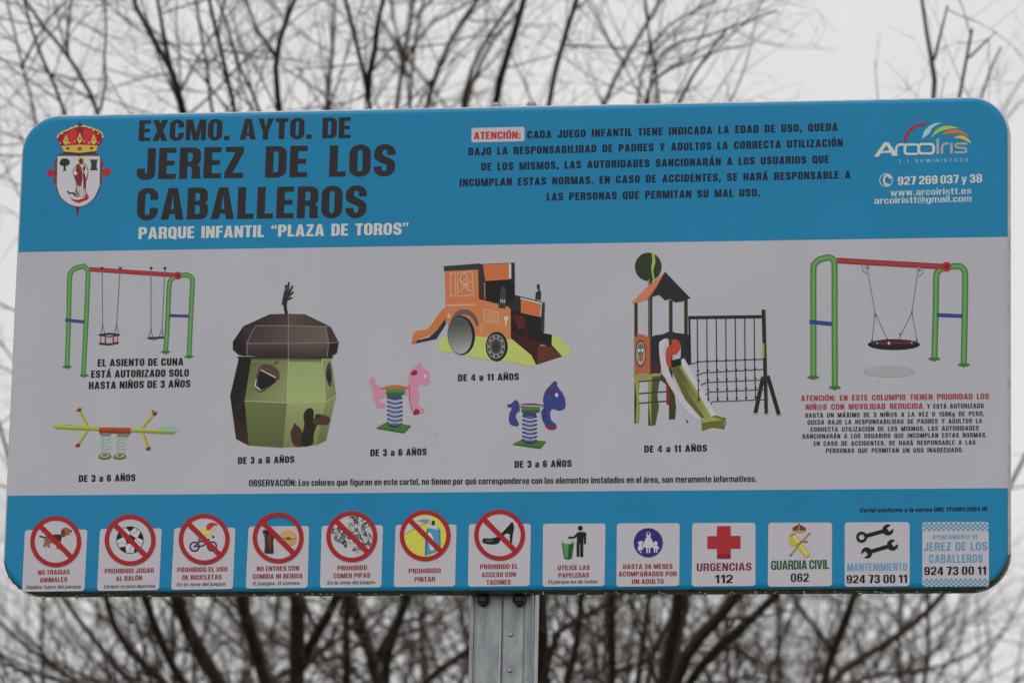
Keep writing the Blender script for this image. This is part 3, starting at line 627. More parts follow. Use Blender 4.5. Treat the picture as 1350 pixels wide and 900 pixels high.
a.line((124, 116, 116), [(334, 212), (334, 408)], 3)
a.line((34, 34, 26), [(326, 212), (320, 175), (330, 130)], 14, False, 3); a.f((44, 46, 40), [(304, 172), (316, 110), (330, 108), (336, 140), (316, 176)])
for p in ([(330, 140), (322, 90)], [(332, 130), (336, 76)], [(334, 128), (352, 92)], [(330, 140), (354, 118)], [(330, 150), (348, 142)]): a.line((48, 50, 42), p, 9, True)
a.line((60, 62, 52), [(338, 112), (328, 84)], 7)
a.blob((70, 66, 58), [(184, 520), (205, 452), (232, 432), (272, 446), (292, 478), (280, 510), (220, 556), (194, 548)]); a.blob((84, 62, 58), [(205, 450), (232, 431), (272, 444), (294, 470), (290, 504), (240, 470)])
a.blob((32, 30, 34), [(200, 504), (212, 462), (240, 468), (278, 508), (220, 542), (204, 530)]); a.line((170, 168, 160), [(212, 458), (278, 492)], 5); a.line((180, 180, 170), [(192, 500), (188, 530), (212, 548)], 5); a.line((70, 52, 48), [(272, 436), (280, 424), (290, 426)], 7)
a.blob((70, 60, 56), [(498, 480), (504, 440), (516, 424), (526, 470), (522, 530), (508, 520)]); a.blob((40, 36, 38), [(504, 482), (512, 452), (522, 500), (512, 516)])
a.blob((66, 48, 40), [(344, 744), (350, 716), (362, 700), (378, 706), (394, 730), (400, 790), (360, 792)]); a.line((66, 48, 40), [(358, 722), (364, 694)], 10); a.line((66, 48, 40), [(350, 745), (372, 742)], 8)
a.blob((40, 36, 28), [(388, 788), (404, 700), (400, 660), (412, 634), (432, 626), (446, 640), (446, 672), (462, 690), (446, 740), (440, 786)]); a.blob((74, 50, 44), [(440, 690), (452, 664), (470, 652), (516, 668), (508, 698), (460, 700)])
a.e((60, 44, 44), 462, 662, 12, 12, 10)
picture('play_equipment_picture', PANEL, a.o, Y1, 'acorn shaped playhouse with brown cap roof')

a = Art(470, 330, 4.5); OR = (206, 102, 44); OD = (176, 82, 38); LG = (172, 182, 84)
a.blob(LG, [(486, 580), (500, 530), (545, 512), (640, 500), (760, 512), (900, 530), (950, 536), (980, 574), (1012, 574), (1036, 612), (1064, 640), (1060, 680), (1045, 688), (900, 662), (700, 634), (600, 604), (530, 606), (500, 598)], 3)
a.blob(LG, [(1160, 510), (1205, 520), (1236, 560), (1268, 580), (1264, 612), (1220, 630), (1150, 600)])
a.f((66, 30, 30), [(915, 340), (960, 330), (1110, 390), (1110, 490), (1160, 500), (1158, 560), (1220, 628), (1066, 678), (1036, 620), (980, 574), (915, 520)])
a.f((40, 28, 30), [(920, 345), (1000, 370), (1000, 520), (950, 500), (920, 480)]); a.f((86, 36, 36), [(930, 380), (990, 392), (1000, 460), (960, 470)]); a.f((34, 26, 28), [(1000, 380), (1112, 400), (1110, 490), (1160, 500), (1158, 566), (1020, 520)])
a.f((96, 48, 40), [(1080, 566), (1150, 570), (1216, 626), (1070, 674)]); a.line((170, 150, 150), [(1090, 562), (1120, 566)], 5)
a.f((44, 42, 44), [(722, 82), (938, 74), (940, 264), (1118, 310), (1114, 480), (1090, 480), (1090, 396), (915, 350), (760, 300), (726, 290)])
a.f((26, 24, 28), [(764, 180), (900, 176), (936, 200), (936, 300), (900, 320), (764, 296)])
a.f((205, 96, 50), [(750, 84), (906, 78), (906, 172), (764, 182)]); a.f((188, 186, 188), [(904, 78), (918, 80), (918, 166), (906, 170)]); a.f((40, 44, 44), [(918, 74), (938, 72), (940, 180), (920, 176)])
a.f((205, 96, 50), [(975, 290), (1092, 318), (1092, 396), (975, 370)]); a.line((186, 186, 186), [(972, 284), (1102, 316)], 8); a.line((186, 186, 186), [(1098, 314), (1092, 392)], 5); a.f((52, 56, 56), [(1102, 306), (1118, 312), (1114, 480), (1100, 480)])
a.f((44, 50, 50), [(1060, 292), (1064, 250), (1078, 240), (1068, 216), (1074, 198), (1088, 202), (1086, 230), (1096, 252), (1094, 296)])
a.g([(524, 120), (724, 112), (728, 290), (754, 296), (900, 334), (914, 350), (912, 528), (870, 520), (700, 508), (560, 470), (530, 420)], (198, 102, 58), (210, 112, 60), (560, 130), (860, 500), 6)
a.f((46, 54, 56), [(518, 94), (726, 78), (750, 84), (750, 110), (722, 114), (520, 124)]); a.line((205, 104, 50), [(760, 190), (762, 290)], 6); a.f((46, 50, 52), [(722, 112), (754, 108), (756, 290), (726, 288)])
a.f(OR, [(528, 338), (528, 420), (440, 500), (384, 520), (330, 552), (334, 500), (356, 476), (412, 470), (440, 446), (500, 360)]); a.f((50, 44, 46), [(528, 404), (530, 440), (474, 526), (352, 552), (358, 534), (430, 516), (480, 470)])
a.f((180, 84, 38), [(326, 546), (350, 530), (352, 552), (330, 556)])
for p in ([(558, 135), (586, 132), (588, 268), (560, 272), (558, 135)], [(600, 132), (686, 128), (694, 264), (600, 272), (600, 132)], [(756, 350), (838, 366), (844, 428), (768, 424), (756, 404), (756, 350)], [(742, 490), (740, 450), (756, 430)]): a.line((196, 160, 138), p, 4)
a.line((200, 158, 136), ell(640, 170, 26, 30, 12), 5); a.line((200, 158, 136), [(625, 215), (650, 200), (664, 238), (686, 240)], 6); a.line((196, 156, 134), [(610, 250), (690, 178)], 4); a.line((190, 150, 130), [(620, 190), (660, 160)], 5)
for i_ in range(4): a.line((196, 160, 138), [(768, 372+i_*14), (830, 380+i_*13)], 3)
a.line((188, 150, 128), [(538, 326), (702, 322)], 9); a.f((200, 190, 180), [(876, 392), (900, 392), (900, 412), (890, 418), (890, 450), (884, 450), (882, 418), (876, 412)]); a.e((190, 160, 130), 548, 388, 10, 14); a.e((180, 110, 60), 875, 452, 9, 6, 8)
a.f((96, 82, 78), ell(640, 455, 86, 106, 18, 195, 352)+list(reversed(ell(640, 470, 70, 90, 18, 200, 350))))
a.f((58, 62, 60), [(848, 300), (858, 222), (872, 214), (884, 226), (888, 300), (884, 344), (846, 340)]); a.f((50, 54, 54), [(842, 318), (886, 318), (882, 346), (842, 342)]); a.line((180, 184, 184), [(856, 290), (856, 310)], 4); a.line((180, 184, 184), [(868, 290), (868, 312)], 4); a.line((180, 184, 184), [(878, 292), (878, 312)], 4)
a.e((36, 36, 38), 622, 504, 82, 117, 30, rot=-.06); a.g(ell(614, 504, 72, 110, 30, rot=-.06), (74, 78, 76), (158, 156, 158), (600, 430), (630, 625), 9)
a.e((30, 30, 34), 832, 570, 66, 88, 28); a.e((50, 54, 54), 828, 570, 58, 80, 26); a.e((150, 150, 152), 828, 570, 52, 70, 26); a.e((56, 58, 60), 828, 570, 49, 66, 26); a.e((140, 140, 142), 828, 570, 38, 50, 22); a.e((66, 70, 70), 828, 570, 34, 45, 22); a.e((50, 54, 54), 828, 570, 22, 30, 16)
for i_ in range(10):
    t_ = R(36*i_); a.e((150, 150, 150), 828+43*math.cos(t_), 570+58*math.sin(t_), 5, 7, 6)
picture('play_equipment_picture', PANEL, a.o, Y1, 'orange tractor climbing frame with a slide behind')

def coil(a, x0, x1, y0, y1, n_, c1, c2):
    st = (y1-y0)/n_
    a.f((150, 152, 166), rect(x0+6, y0, x1-6, y1))
    for i_ in range(n_+1):
        y = y0+i_*st; a.line(c1, smooth([(x0, y), ((x0+x1)/2, y+st*.45), (x1, y+st*.15)], 4), st*.50, True)
        a.line(c2, smooth([(x0+4, y-1), ((x0+x1)/2, y+st*.35), (x1-4, y)], 4), st*.16)
a = Art(470, 460, 4.5); PK = (198, 118, 152); PD = (160, 80, 116)
a.f((60, 112, 46), [(118, 466), (180, 432), (322, 452), (282, 496)]); a.f((44, 84, 36), [(118, 466), (282, 490), (322, 452), (324, 458), (282, 500), (118, 472)])
a.e((40, 52, 90), 226, 440, 40, 26)
coil(a, 186, 268, 286, 440, 6, (50, 66, 108), (98, 118, 160))
a.blob(PK, [(78, 190), (94, 166), (108, 180), (118, 210), (148, 226), (178, 268), (168, 286), (142, 296), (136, 312), (168, 322), (168, 346), (130, 352), (112, 330), (94, 262), (94, 228), (80, 210)])
a.blob(PK, [(290, 250), (310, 200), (308, 156), (330, 120), (352, 104), (376, 80), (388, 86), (388, 102), (424, 130), (436, 180), (430, 206), (404, 216), (376, 208), (362, 240), (374, 280), (364, 330), (398, 352), (400, 376), (380, 384), (344, 388), (326, 364), (312, 300)])
a.line(PD, [(316, 205), (316, 300), (332, 368)], 5, sm=3); a.blob((150, 30, 56), [(322, 142), (340, 126), (360, 130), (358, 150), (332, 158)]); a.blob((144, 30, 40), [(336, 376), (352, 356), (374, 364), (370, 384), (342, 390)]); a.e((214, 208, 214), 407, 160, 8, 11)
a.f((176, 96, 48), smooth([(150, 230), (220, 212), (306, 224), (302, 238), (156, 240)], 3, True)); a.f((76, 124, 52), [(172, 236), (286, 234), (290, 268), (260, 276), (182, 274)]); a.f((58, 96, 44), [(172, 256), (288, 256), (270, 276), (182, 274)])
a.f((54, 74, 100), [(180, 272), (268, 272), (266, 296), (184, 296)])
picture('play_equipment_picture', PANEL, a.o, Y1, 'pink horse on a blue spring')

a = Art(470, 460, 4.5); BL = (50, 60, 132); BD = (36, 42, 96)
a.f((60, 112, 46), [(928, 562), (990, 530), (1122, 546), (1088, 586)]); a.f((44, 84, 36), [(928, 562), (1088, 580), (1122, 546), (1124, 552), (1090, 592), (928, 568)]); a.e((30, 40, 84), 1028, 542, 38, 22)
coil(a, 988, 1066, 396, 540, 6, (40, 52, 110), (90, 104, 160))
a.blob(BL, [(896, 330), (920, 322), (940, 302), (960, 312), (966, 340), (968, 366), (950, 380), (946, 408), (962, 436), (958, 456), (918, 450), (904, 424), (908, 380), (922, 350), (900, 346)])
a.blob(BL, [(1096, 372), (1112, 340), (1106, 300), (1120, 250), (1150, 214), (1174, 190), (1190, 198), (1194, 222), (1226, 268), (1240, 310), (1236, 350), (1204, 366), (1172, 356), (1152, 366), (1150, 400), (1160, 426), (1186, 450), (1180, 476), (1140, 476), (1112, 440), (1100, 410)])
a.blob((96, 40, 80), [(1132, 256), (1150, 236), (1180, 244), (1176, 262), (1140, 270)]); a.blob((120, 40, 64), [(1118, 456), (1140, 446), (1180, 466), (1168, 478), (1138, 476)]); a.e((214, 214, 222), 1187, 272, 10, 12); a.line(BD, [(1116, 330), (1122, 400), (1136, 440)], 5, sm=3)
a.f((110, 60, 110), smooth([(964, 330), (1030, 320), (1106, 330), (1102, 342), (970, 342)], 3, True)); a.line((190, 184, 196), [(968, 334), (1100, 340)], 4); a.f((66, 116, 52), [(976, 344), (1088, 342), (1090, 372), (1066, 378), (984, 376)]); a.f((50, 88, 42), [(976, 362), (1088, 362), (1070, 378), (984, 376)]); a.f((44, 60, 104), [(986, 376), (1066, 378), (1064, 400), (990, 398)])
picture('play_equipment_picture', PANEL, a.o, Y1, 'dark blue horse on a blue spring')

a = Art(810, 320, 3.0); DG = (34, 40, 34); BK = (42, 42, 46); YO = (118, 120, 44)
for x0, x1, y0, y1 in ((79, 92, 236, 714), (134, 150, 150, 722), (216, 230, 226, 698), (276, 290, 220, 480)): a.f((52, 50, 36), [(x0, y0), (x1, y0), (x1, y1), (x0, y1)])
a.line((92, 96, 60), [(139, 150), (143, 720)], 4)
a.e((44, 56, 44), 134, 95, 53, 56, 30); a.f((150, 160, 66), smooth([(148, 42), (158, 42), (162, 80), (154, 110), (160, 148), (152, 142), (146, 100), (150, 70)], 3, True)); a.line((110, 116, 60), [(136, 145), (138, 180)], 6)
a.f((206, 108, 72), [(66, 240), (120, 184), (200, 116), (196, 140), (140, 206), (128, 226), (84, 238)]); a.f((160, 68, 50), [(128, 226), (140, 206), (196, 140), (176, 190)])
a.f(BK, [(200, 114), (302, 220), (284, 222), (270, 232), (240, 236), (222, 222), (200, 228), (176, 206), (150, 214), (138, 222), (160, 186)])
a.f((176, 84, 50), [(80, 374), (96, 360), (110, 362), (136, 372), (142, 384), (142, 516), (80, 518)]); a.e((52, 54, 56), 104, 438, 22, 54, 22); a.e((150, 140, 120), 104, 438, 18, 47, 22); a.e((84, 96, 84), 104, 424, 13, 26, 14); a.e((170, 70, 52), 105, 455, 9, 13, 12); a.e((200, 200, 200), 98, 425, 5, 7, 8); a.e((200, 200, 200), 110, 425, 5, 7, 8)
a.f((74, 36, 40), [(142, 384), (184, 400), (184, 516), (142, 516)]); a.blob((42, 42, 46), [(142, 386), (160, 366), (190, 362), (220, 350), (244, 356), (274, 360), (298, 374), (298, 480), (268, 490), (262, 450), (262, 400), (230, 380), (192, 390), (178, 430), (182, 480), (148, 470)], 3)
a.blob((180, 58, 48), [(206, 480), (206, 420), (228, 400), (226, 384), (250, 384), (264, 410), (246, 440), (226, 446), (224, 490)]); a.f((30, 30, 34), [(222, 466), (262, 456), (268, 490), (232, 500)])
a.f((136, 138, 56), [(76, 520), (182, 518), (180, 540), (164, 600), (168, 660), (160, 720), (144, 724), (136, 640), (134, 540), (102, 540), (96, 600), (102, 660), (98, 710), (84, 714), (88, 620), (82, 560)]); a.f((72, 76, 36), [(150, 530), (182, 526), (170, 600), (176, 650), (162, 720), (146, 722), (146, 600)])
a.f((56, 58, 36), [(184, 516), (206, 540), (238, 600), (244, 650), (240, 698), (222, 696), (224, 640), (204, 560), (180, 540)]); a.f((132, 36, 40), [(204, 548), (216, 560), (218, 640), (206, 640)])
for y in (548, 596, 634): a.line((50, 50, 50), [(96, y), (206, y-8)], 5)
a.blob((176, 172, 178), [(176, 410), (186, 386), (210, 378), (206, 398), (196, 420), (204, 470), (240, 560), (300, 640), (344, 690), (340, 700), (300, 680), (240, 600), (190, 510)], 3)
a.g([(222, 494), (264, 484), (330, 590), (384, 682), (344, 694), (280, 620)], (84, 84, 44), (136, 136, 66), (240, 490), (370, 690), 7); a.f((90, 92, 40), [(222, 494), (240, 492), (300, 610), (356, 688), (344, 694), (280, 620)]); a.f((140, 140, 60), [(256, 488), (264, 484), (384, 680), (374, 684)])
a.f((178, 174, 180), [(264, 462), (276, 456), (340, 570), (404, 682), (384, 690), (330, 590), (266, 486)]); a.f((96, 98, 36), [(344, 694), (384, 686), (400, 682), (436, 692), (430, 736), (386, 730), (346, 744)]); a.f((146, 146, 62), [(344, 694), (384, 686), (428, 700), (382, 706), (348, 712)]); a.line((60, 60, 46), [(436, 690), (440, 712), (430, 738)], 4)
a.f(DG, [(582, 264), (598, 264), (608, 680), (594, 680)]); a.f((50, 54, 46), [(592, 266), (598, 266), (608, 680), (602, 680)]); a.line(DG, [(588, 530), (557, 676)], 16); a.line(DG, [(606, 526), (652, 684)], 16); a.line((42, 40, 44), [(292, 296), (586, 292)], 13); a.line((36, 36, 38), [(296, 290), (300, 480)], 8)
for i_ in range(7): x = 328+i_*37.5; a.line((56, 54, 58), [(x, 298), (x+1, 470), (x+6, 622+(6-i_)*1)], 4.4)
for y0, y1 in ((474, 460), (518, 500), (556, 542), (594, 580), (632, 620)): a.line((58, 56, 60), [(302+(y0-474)*.5, y0+6), (340+(y0-474)*.3, y0-4), (592, y1)], 4)
for i_ in range(7):
    for j_ in range(5): a.e((40, 40, 44), 330+i_*37.5+j_, 468+j_*38-i_*1.4, 5, 5, 6)
a.f((150, 150, 60), rect(584, 398, 593, 456)); a.f((50, 46, 50), [(284, 694), (294, 710), (286, 712)])
for x, y in ((557, 676), (604, 678), (654, 682)): a.e((150, 150, 90), x, y, 9, 4, 8)
picture('play_equipment_picture', PANEL, a.o, Y1, 'slide tower with orange roof and climbing net')

a = Art(1040, 320, 4.355)
a.f((148, 148, 153), ell(575, 738, 150, 33, 28)); 
for i_ in range(12): a.line((155, 154, 160), [(450+i_*22, 738-24*math.sin(math.pi*(i_+1)/13)), (450+i_*22, 738+24*math.sin(math.pi*(i_+1)/13))], 5)
for i_ in range(4): a.line((155, 154, 160), [(450, 722+i_*11), (700, 722+i_*11)], 3)
swing_frame(a, [[(141, 770), (141, 480), (141, 160), (152, 120), (178, 96), (228, 84)], [(264, 830), (263, 480), (262, 140), (252, 96), (230, 82)],
                [(835, 664), (843, 400), (846, 200), (856, 166), (876, 150)], [(1004, 698), (1010, 400), (1012, 190), (1002, 152), (978, 134), (930, 138)]],
            [(276, 102), (900, 138)], [[(118, 453), (246, 466)], [(850, 415), (996, 420)]], [(140, 772), (264, 830), (835, 666), (1004, 700)], 35, (905, 138), None)
GR = (104, 102, 110)
for p in ([(452, 160), (494, 400), (478, 570)], [(494, 400), (566, 556)], [(742, 160), (706, 400), (632, 552)], [(706, 400), (736, 560)], [(418, 120), (424, 160), (448, 178)], [(772, 150), (768, 176), (746, 196)]): a.line(GR, p, 4.5)
for p in ((450, 142), (746, 152)): a.e((120, 116, 124), *p, 12, 14)
for p in ((496, 415), (706, 402), (478, 560), (640, 526), (734, 560), (566, 556)): a.e((84, 82, 88), *p, 6, 9, 8)
a.e((28, 30, 40), 603, 584, 150, 31, 36); a.e((84, 34, 40), 603, 576, 126, 17, 30); a.e((50, 30, 40), 600, 580, 110, 12, 24); a.line((120, 44, 48), [(500, 578), (700, 574)], 6); a.e((170, 168, 172), 575, 576, 7, 10, 8); a.e((160, 150, 150), 506, 576, 5, 5, 8); a.e((160, 150, 150), 706, 574, 5, 5, 8)
picture('play_equipment_picture', PANEL, a.o, Y1, 'green frame with a round basket swing')

# ---- the thirteen cards
RC = (164, 30, 36)
def card(corners, label):
    (x0, y0), (x1, y1), (x2, y2), (x3, y3) = corners                    # TL TR BR BL
    P = rr(0, 0, 1, 1, .045, n=3, ry=.045)
    Q = []
    for u_, v_ in P:
        xt, yt = x0+(x1-x0)*u_, y0+(y1-y0)*u_; xb, yb = x3+(x2-x3)*u_, y3+(y2-y3)*u_
        Q.append((xt+(xb-xt)*v_, yt+(yb-yt)*v_))
    o = picture('pictogram_card', PANEL, [(ink(169, 165, 173), Q)], Y1); o['label'] = label; return o
def prohibition(c_, cx, cy, ro=33.6, ri=27.8, fill=True):
    # the ring and its bar
    a = Art(); a.f(RC, ell(cx, cy, ro, ro, 48)); a.f(None, ell(cx, cy, ri, ri, 44)); 
    k = .7071
    a.f(RC, [(cx-ri*k*1.02-2.6, cy-ri*k*1.02+2.2), (cx-ri*k*1.02+2.2, cy-ri*k*1.02-2.6), (cx+ri*k*1.02+2.6, cy+ri*k*1.02-2.2), (cx+ri*k*1.02-2.2, cy+ri*k*1.02+2.6)])
    picture('prohibition_ring', c_, a.o, Y4)
    if fill: picture('ring_field', c_, Art().f((170, 166, 173), ell(cx, cy, ri+1, ri+1, 40)).o, Y2)
def cap(c_, lines): lettering('caption', c_, lines, Y2)
def cpic(c_, a): picture('pictogram', c_, a.o, Y3)
CI = (60, 58, 66)
def RT(s_, x0, x1, y, dy=-1, h=6.2): return (s_, (x0, y), (x1, y+dy), h, (146, 30, 42), .94, .10, .38)
def IT(s_, x0, x1, y, dy=-.8): return (s_, (x0, y), (x1, y+dy), 4.7, CI, .72, .09, .34, .22)
def z(x, y, ox, oy=660, k=4.22): return (ox+x/k, oy+y/k)

c1 = card([(33, 698.4), (115.4, 697.6), (111.2, 778.4), (29, 779.6)], 'card forbidding dogs')
prohibition(c1, 73.7, 713.6)
a = Art(0, 660, 4.22)
a.blob((128, 84, 58), [(250, 205), (270, 192), (330, 190), (352, 200), (352, 225), (330, 240), (280, 235), (262, 248), (248, 240)]); a.blob((52, 42, 44), [(285, 190), (330, 186), (352, 196), (340, 222), (300, 216)])
a.blob((146, 84, 50), [(340, 170), (350, 152), (372, 148), (392, 160), (400, 172), (390, 186), (368, 192), (352, 210), (342, 200)]); a.blob((96, 50, 34), [(340, 172), (352, 158), (362, 170), (358, 196), (346, 202)]); a.f((184, 178, 184), [(386, 178), (400, 174), (396, 186)]); a.e((30, 28, 32), 396, 168, 5, 7, 8)
a.line((40, 36, 40), [(252, 204), (232, 198), (222, 198)], 8, True)
for p in ([(258, 225), (244, 258), (240, 300)], [(268, 235), (274, 262), (270, 288)], [(322, 225), (320, 270), (320, 308)], [(338, 225), (342, 270), (352, 300)]): a.line((134, 88, 60), p[:2], 13, True); a.line((184, 180, 184), p[1:], 8, True)
a.f((184, 178, 184), [(345, 205), (356, 200), (352, 235), (340, 240)]); cpic(c1, a)
cap(c1, [RT('NO TRAIGAS', 50.2, 92, 757.4), RT('ANIMALES', 52.6, 88.6, 767.3), IT('Dejálos fuera del parque.', 34.4, 107.5, 775.8)])

c2 = card([(132, 696.7), (213.3, 696), (209.7, 777.2), (128, 778.4)], 'card forbidding ball games')
prohibition(c2, 171.8, 711.7)
a = Art(0, 660, 4.22); a.e((50, 50, 54), 724, 217, 76, 76, 36); a.e((178, 178, 182), 724, 217, 72, 72, 36); BB = (30, 30, 34)
a.f(BB, [(724, 186), (754, 204), (744, 238), (706, 238), (694, 206)])
for k_ in range(5):
    t_ = R(-90+72*k_); cx, cy = 724+66*math.cos(t_), 217+66*math.sin(t_); a.f(BB, [(cx+22*math.cos(t_+1.57)-0*math.cos(t_), cy+22*math.sin(t_+1.57)), (724+44*math.cos(t_), 217+44*math.sin(t_)), (cx-22*math.cos(t_+1.57), cy-22*math.sin(t_+1.57)), (724+73*math.cos(t_-.28), 217+73*math.sin(t_-.28)), (724+75*math.cos(t_), 217+75*math.sin(t_)), (724+73*math.cos(t_+.28), 217+73*math.sin(t_+.28))])
    a.line((90, 90, 94), [(724+26*math.cos(t_+.0), 217+26*math.sin(t_)), (724+46*math.cos(t_), 217+46*math.sin(t_))], 3); t2 = t_+R(36); a.line((90, 90, 94), [(724+30*math.cos(t_), 217+30*math.sin(t_)), (724+52*math.cos(t2), 217+52*math.sin(t2)), (724+72*math.cos(t2), 217+72*math.sin(t2))], 3)
a.f((164, 164, 172), ell(700, 190, 16, 10, 10)); cpic(c2, a)
cap(c2, [RT('PROHIBIDO JUGAR', 138.2, 202.8, 755.4), RT('AL BALÓN', 153, 187.2, 765.4), IT('Excepto no pista deportiva.', 137, 204.8, 775)])

c3 = card([(229.9, 695.5), (310.4, 695.2), (307, 775.8), (225.6, 777)], 'card forbidding bicycles')
prohibition(c3, 269.4, 710.5)
a = Art(0, 660, 4.22); NV = (44, 34, 84)
for cx, cy in ((1083, 254), (1180, 252)): a.e(NV, cx, cy, 29, 29); a.e((170, 165, 173), cx, cy, 20, 20); a.e(NV, cx, cy, 6, 6, 8)
for p in ([(1083, 254), (1112, 224), (1160, 226), (1128, 250), (1083, 254)], [(1160, 226), (1180, 252)], [(1164, 212), (1158, 230)], [(1110, 226), (1106, 212)]): a.line(NV, p, 8, True)
a.line((120, 80, 60), [(1130, 200), (1156, 218), (1138, 244)], 12, True); a.blob((186, 190, 60), [(1116, 190), (1126, 156), (1146, 148), (1166, 166), (1176, 186), (1160, 192), (1140, 186), (1132, 206)])
a.line((196, 150, 120), [(1166, 174), (1186, 198)], 7, True); a.e((200, 154, 124), 1184, 150, 19, 18); a.blob((190, 40, 40), [(1150, 160), (1152, 134), (1176, 120), (1204, 126), (1212, 136), (1190, 138), (1168, 160)]); a.e((50, 40, 70), 1187, 200, 7, 7, 8); cpic(c3, a)
cap(c3, [RT('PROHIBIDO EL USO', 233.8, 299.8, 753.8), RT('DE BICICLETAS', 240.3, 292.2, 764), IT('En la zona del juegos', 233.3, 296.6, 772.3)])

c4 = card([(327.8, 693.7), (407.6, 693), (405.5, 774.4), (324, 775.4)], 'card forbidding food and drink')
prohibition(c4, 366.9, 708.6, fill=False)
a = Art(310, 660, 4.22)
a.blob((58, 36, 32), [(154, 168), (160, 162), (218, 164), (220, 172), (212, 230), (214, 288), (190, 292), (164, 286), (166, 220)]); a.blob((100, 52, 40), [(180, 190), (200, 186), (204, 230), (196, 270), (184, 250)]); a.blob((34, 26, 28), [(160, 168), (216, 170), (210, 182), (164, 180)]); a.line((96, 110, 120), [(164, 180), (168, 270)], 4); a.line((60, 60, 66), [(176, 290), (200, 291)], 5)
a.blob((206, 140, 80), [(252, 200), (262, 172), (296, 160), (330, 174), (342, 200), (340, 216), (300, 212), (262, 216)]); a.blob((196, 130, 70), [(256, 218), (300, 222), (338, 216), (334, 236), (304, 248), (270, 240)]); a.blob((120, 150, 60), [(254, 206), (280, 202), (310, 208), (338, 204), (338, 216), (308, 222), (262, 220)]); a.e((110, 50, 40), 296, 208, 16, 7, 10); a.e((190, 60, 50), 312, 212, 7, 6, 8)
cpic(c4, a)
cap(c4, [RT('NO ENTRES CON', 338.7, 394.3, 752.4), RT('COMIDA NI BEBIDA', 333.3, 399, 762.6), IT('O juegas. O comes.', 333.3, 396, 771)])

c5 = card([(424.2, 692.7), (505, 691.7), (502.7, 773.6), (421.8, 774.5)], 'card forbidding seed shells')
prohibition(c5, 464, 707)
a = Art(310, 660, 4.22); rg = random.Random(5)
for i_ in range(230):
    for _ in range(50):
        x, y = rg.uniform(538, 764), rg.uniform(84, 306)
        if math.hypot(x-650, y-198) < 110 and not (y > 285-.0*(x) or (x < 640 and y < 140-(x-640)*.2) or (y > 240+ (x-600)*.45 and x < 680)): break
    an = rg.uniform(0, 3.14); l_ = rg.uniform(9, 15); g_ = rg.choice([30, 44, 60, 84, 110, 140, 165, 180])
    a.f((g_, g_, g_+4), ell(x, y, l_*1.15, l_*.62, 9, rot=an)); g3 = 190 if g_ < 70 else 60
    a.f((g3, g3, g3), ell(x+2*math.cos(an), y+2*math.sin(an), l_*.6, l_*.16, 6, rot=an))
cpic(c5, a)
cap(c5, [RT('PROHIBIDO', 445, 484, 751.6), RT('COMER PIPAS', 440, 488, 761.8), IT('En la zona del juegos', 431.5, 494.3, 769.9)])

c6 = card([(521.6, 691.5), (602, 691), (600, 772.5), (519.2, 773.4)], 'card forbidding spray paint')
prohibition(c6, 560.7, 705.7)
a = Art(310, 660, 4.22); CYL = (58, 132, 180)
def clipdisc(poly, cx, cy, r):                                           # keep a polygon inside the ring
    out = []
    for x, y in poly:
        d = math.hypot(x-cx, y-cy); out.append((x, y) if d <= r else (cx+(x-cx)/d*r, cy+(y-cy)/d*r))
    return out
a.f((206, 196, 50), ell(1058, 193, 117, 117, 40))
a.f((176, 172, 178), clipdisc([(942, 186), (950, 150), (985, 104), (1030, 92), (1078, 84), (1104, 104), (1090, 128), (1040, 130), (1000, 150), (970, 172)], 1058, 193, 117)); a.line((60, 60, 70), [(950, 184), (1000, 152), (1050, 128), (1092, 118)], 3); a.f((120, 120, 130), [(1010, 112), (1050, 100), (1090, 106), (1060, 124)])
a.f(CYL, clipdisc([(1056, 308), (1058, 190), (1072, 152), (1090, 138), (1136, 150), (1142, 180), (1142, 280)], 1058, 193, 117))
a.f((176, 178, 184), [(1078, 150), (1084, 136), (1120, 138), (1128, 160)]); a.f((40, 44, 60), [(1096, 108), (1112, 110), (1112, 136), (1092, 136)]); a.line((30, 40, 70), [(1070, 156), (1060, 300)], 4); a.line((30, 40, 70), [(1140, 160), (1142, 284)], 4)
a.blob((190, 200, 210), [(1070, 190), (1084, 174), (1104, 210), (1112, 260), (1090, 276), (1078, 240)]); cpic(c6, a)
cap(c6, [RT('PROHIBIDO', 538.8, 581, 755.3, -.7), RT('PINTAR', 546.4, 573.6, 766.4, -.5)])

c7 = card([(618.2, 690.4), (700, 690), (698.3, 772), (617, 773)], 'card forbidding high heels')
prohibition(c7, 658.8, 705)
a = Art(600, 660, 4.22); a.blob((22, 26, 30), [(152, 222), (160, 208), (196, 208), (240, 196), (290, 146), (318, 118), (328, 150), (316, 190), (290, 180), (262, 200), (240, 236), (200, 242), (160, 234)], 4); a.f((22, 26, 30), [(302, 150), (326, 150), (316, 236), (306, 236)]); a.blob((70, 80, 80), [(166, 220), (196, 214), (214, 222), (190, 228)])
cpic(c7, a)
cap(c7, [RT('PROHIBIDO EL', 632.9, 682.6, 749.8, -.7), RT('ACCESO CON', 635, 680, 760.3, -.6), RT('TACONES', 641.5, 673.3, 770.3, -.5)])

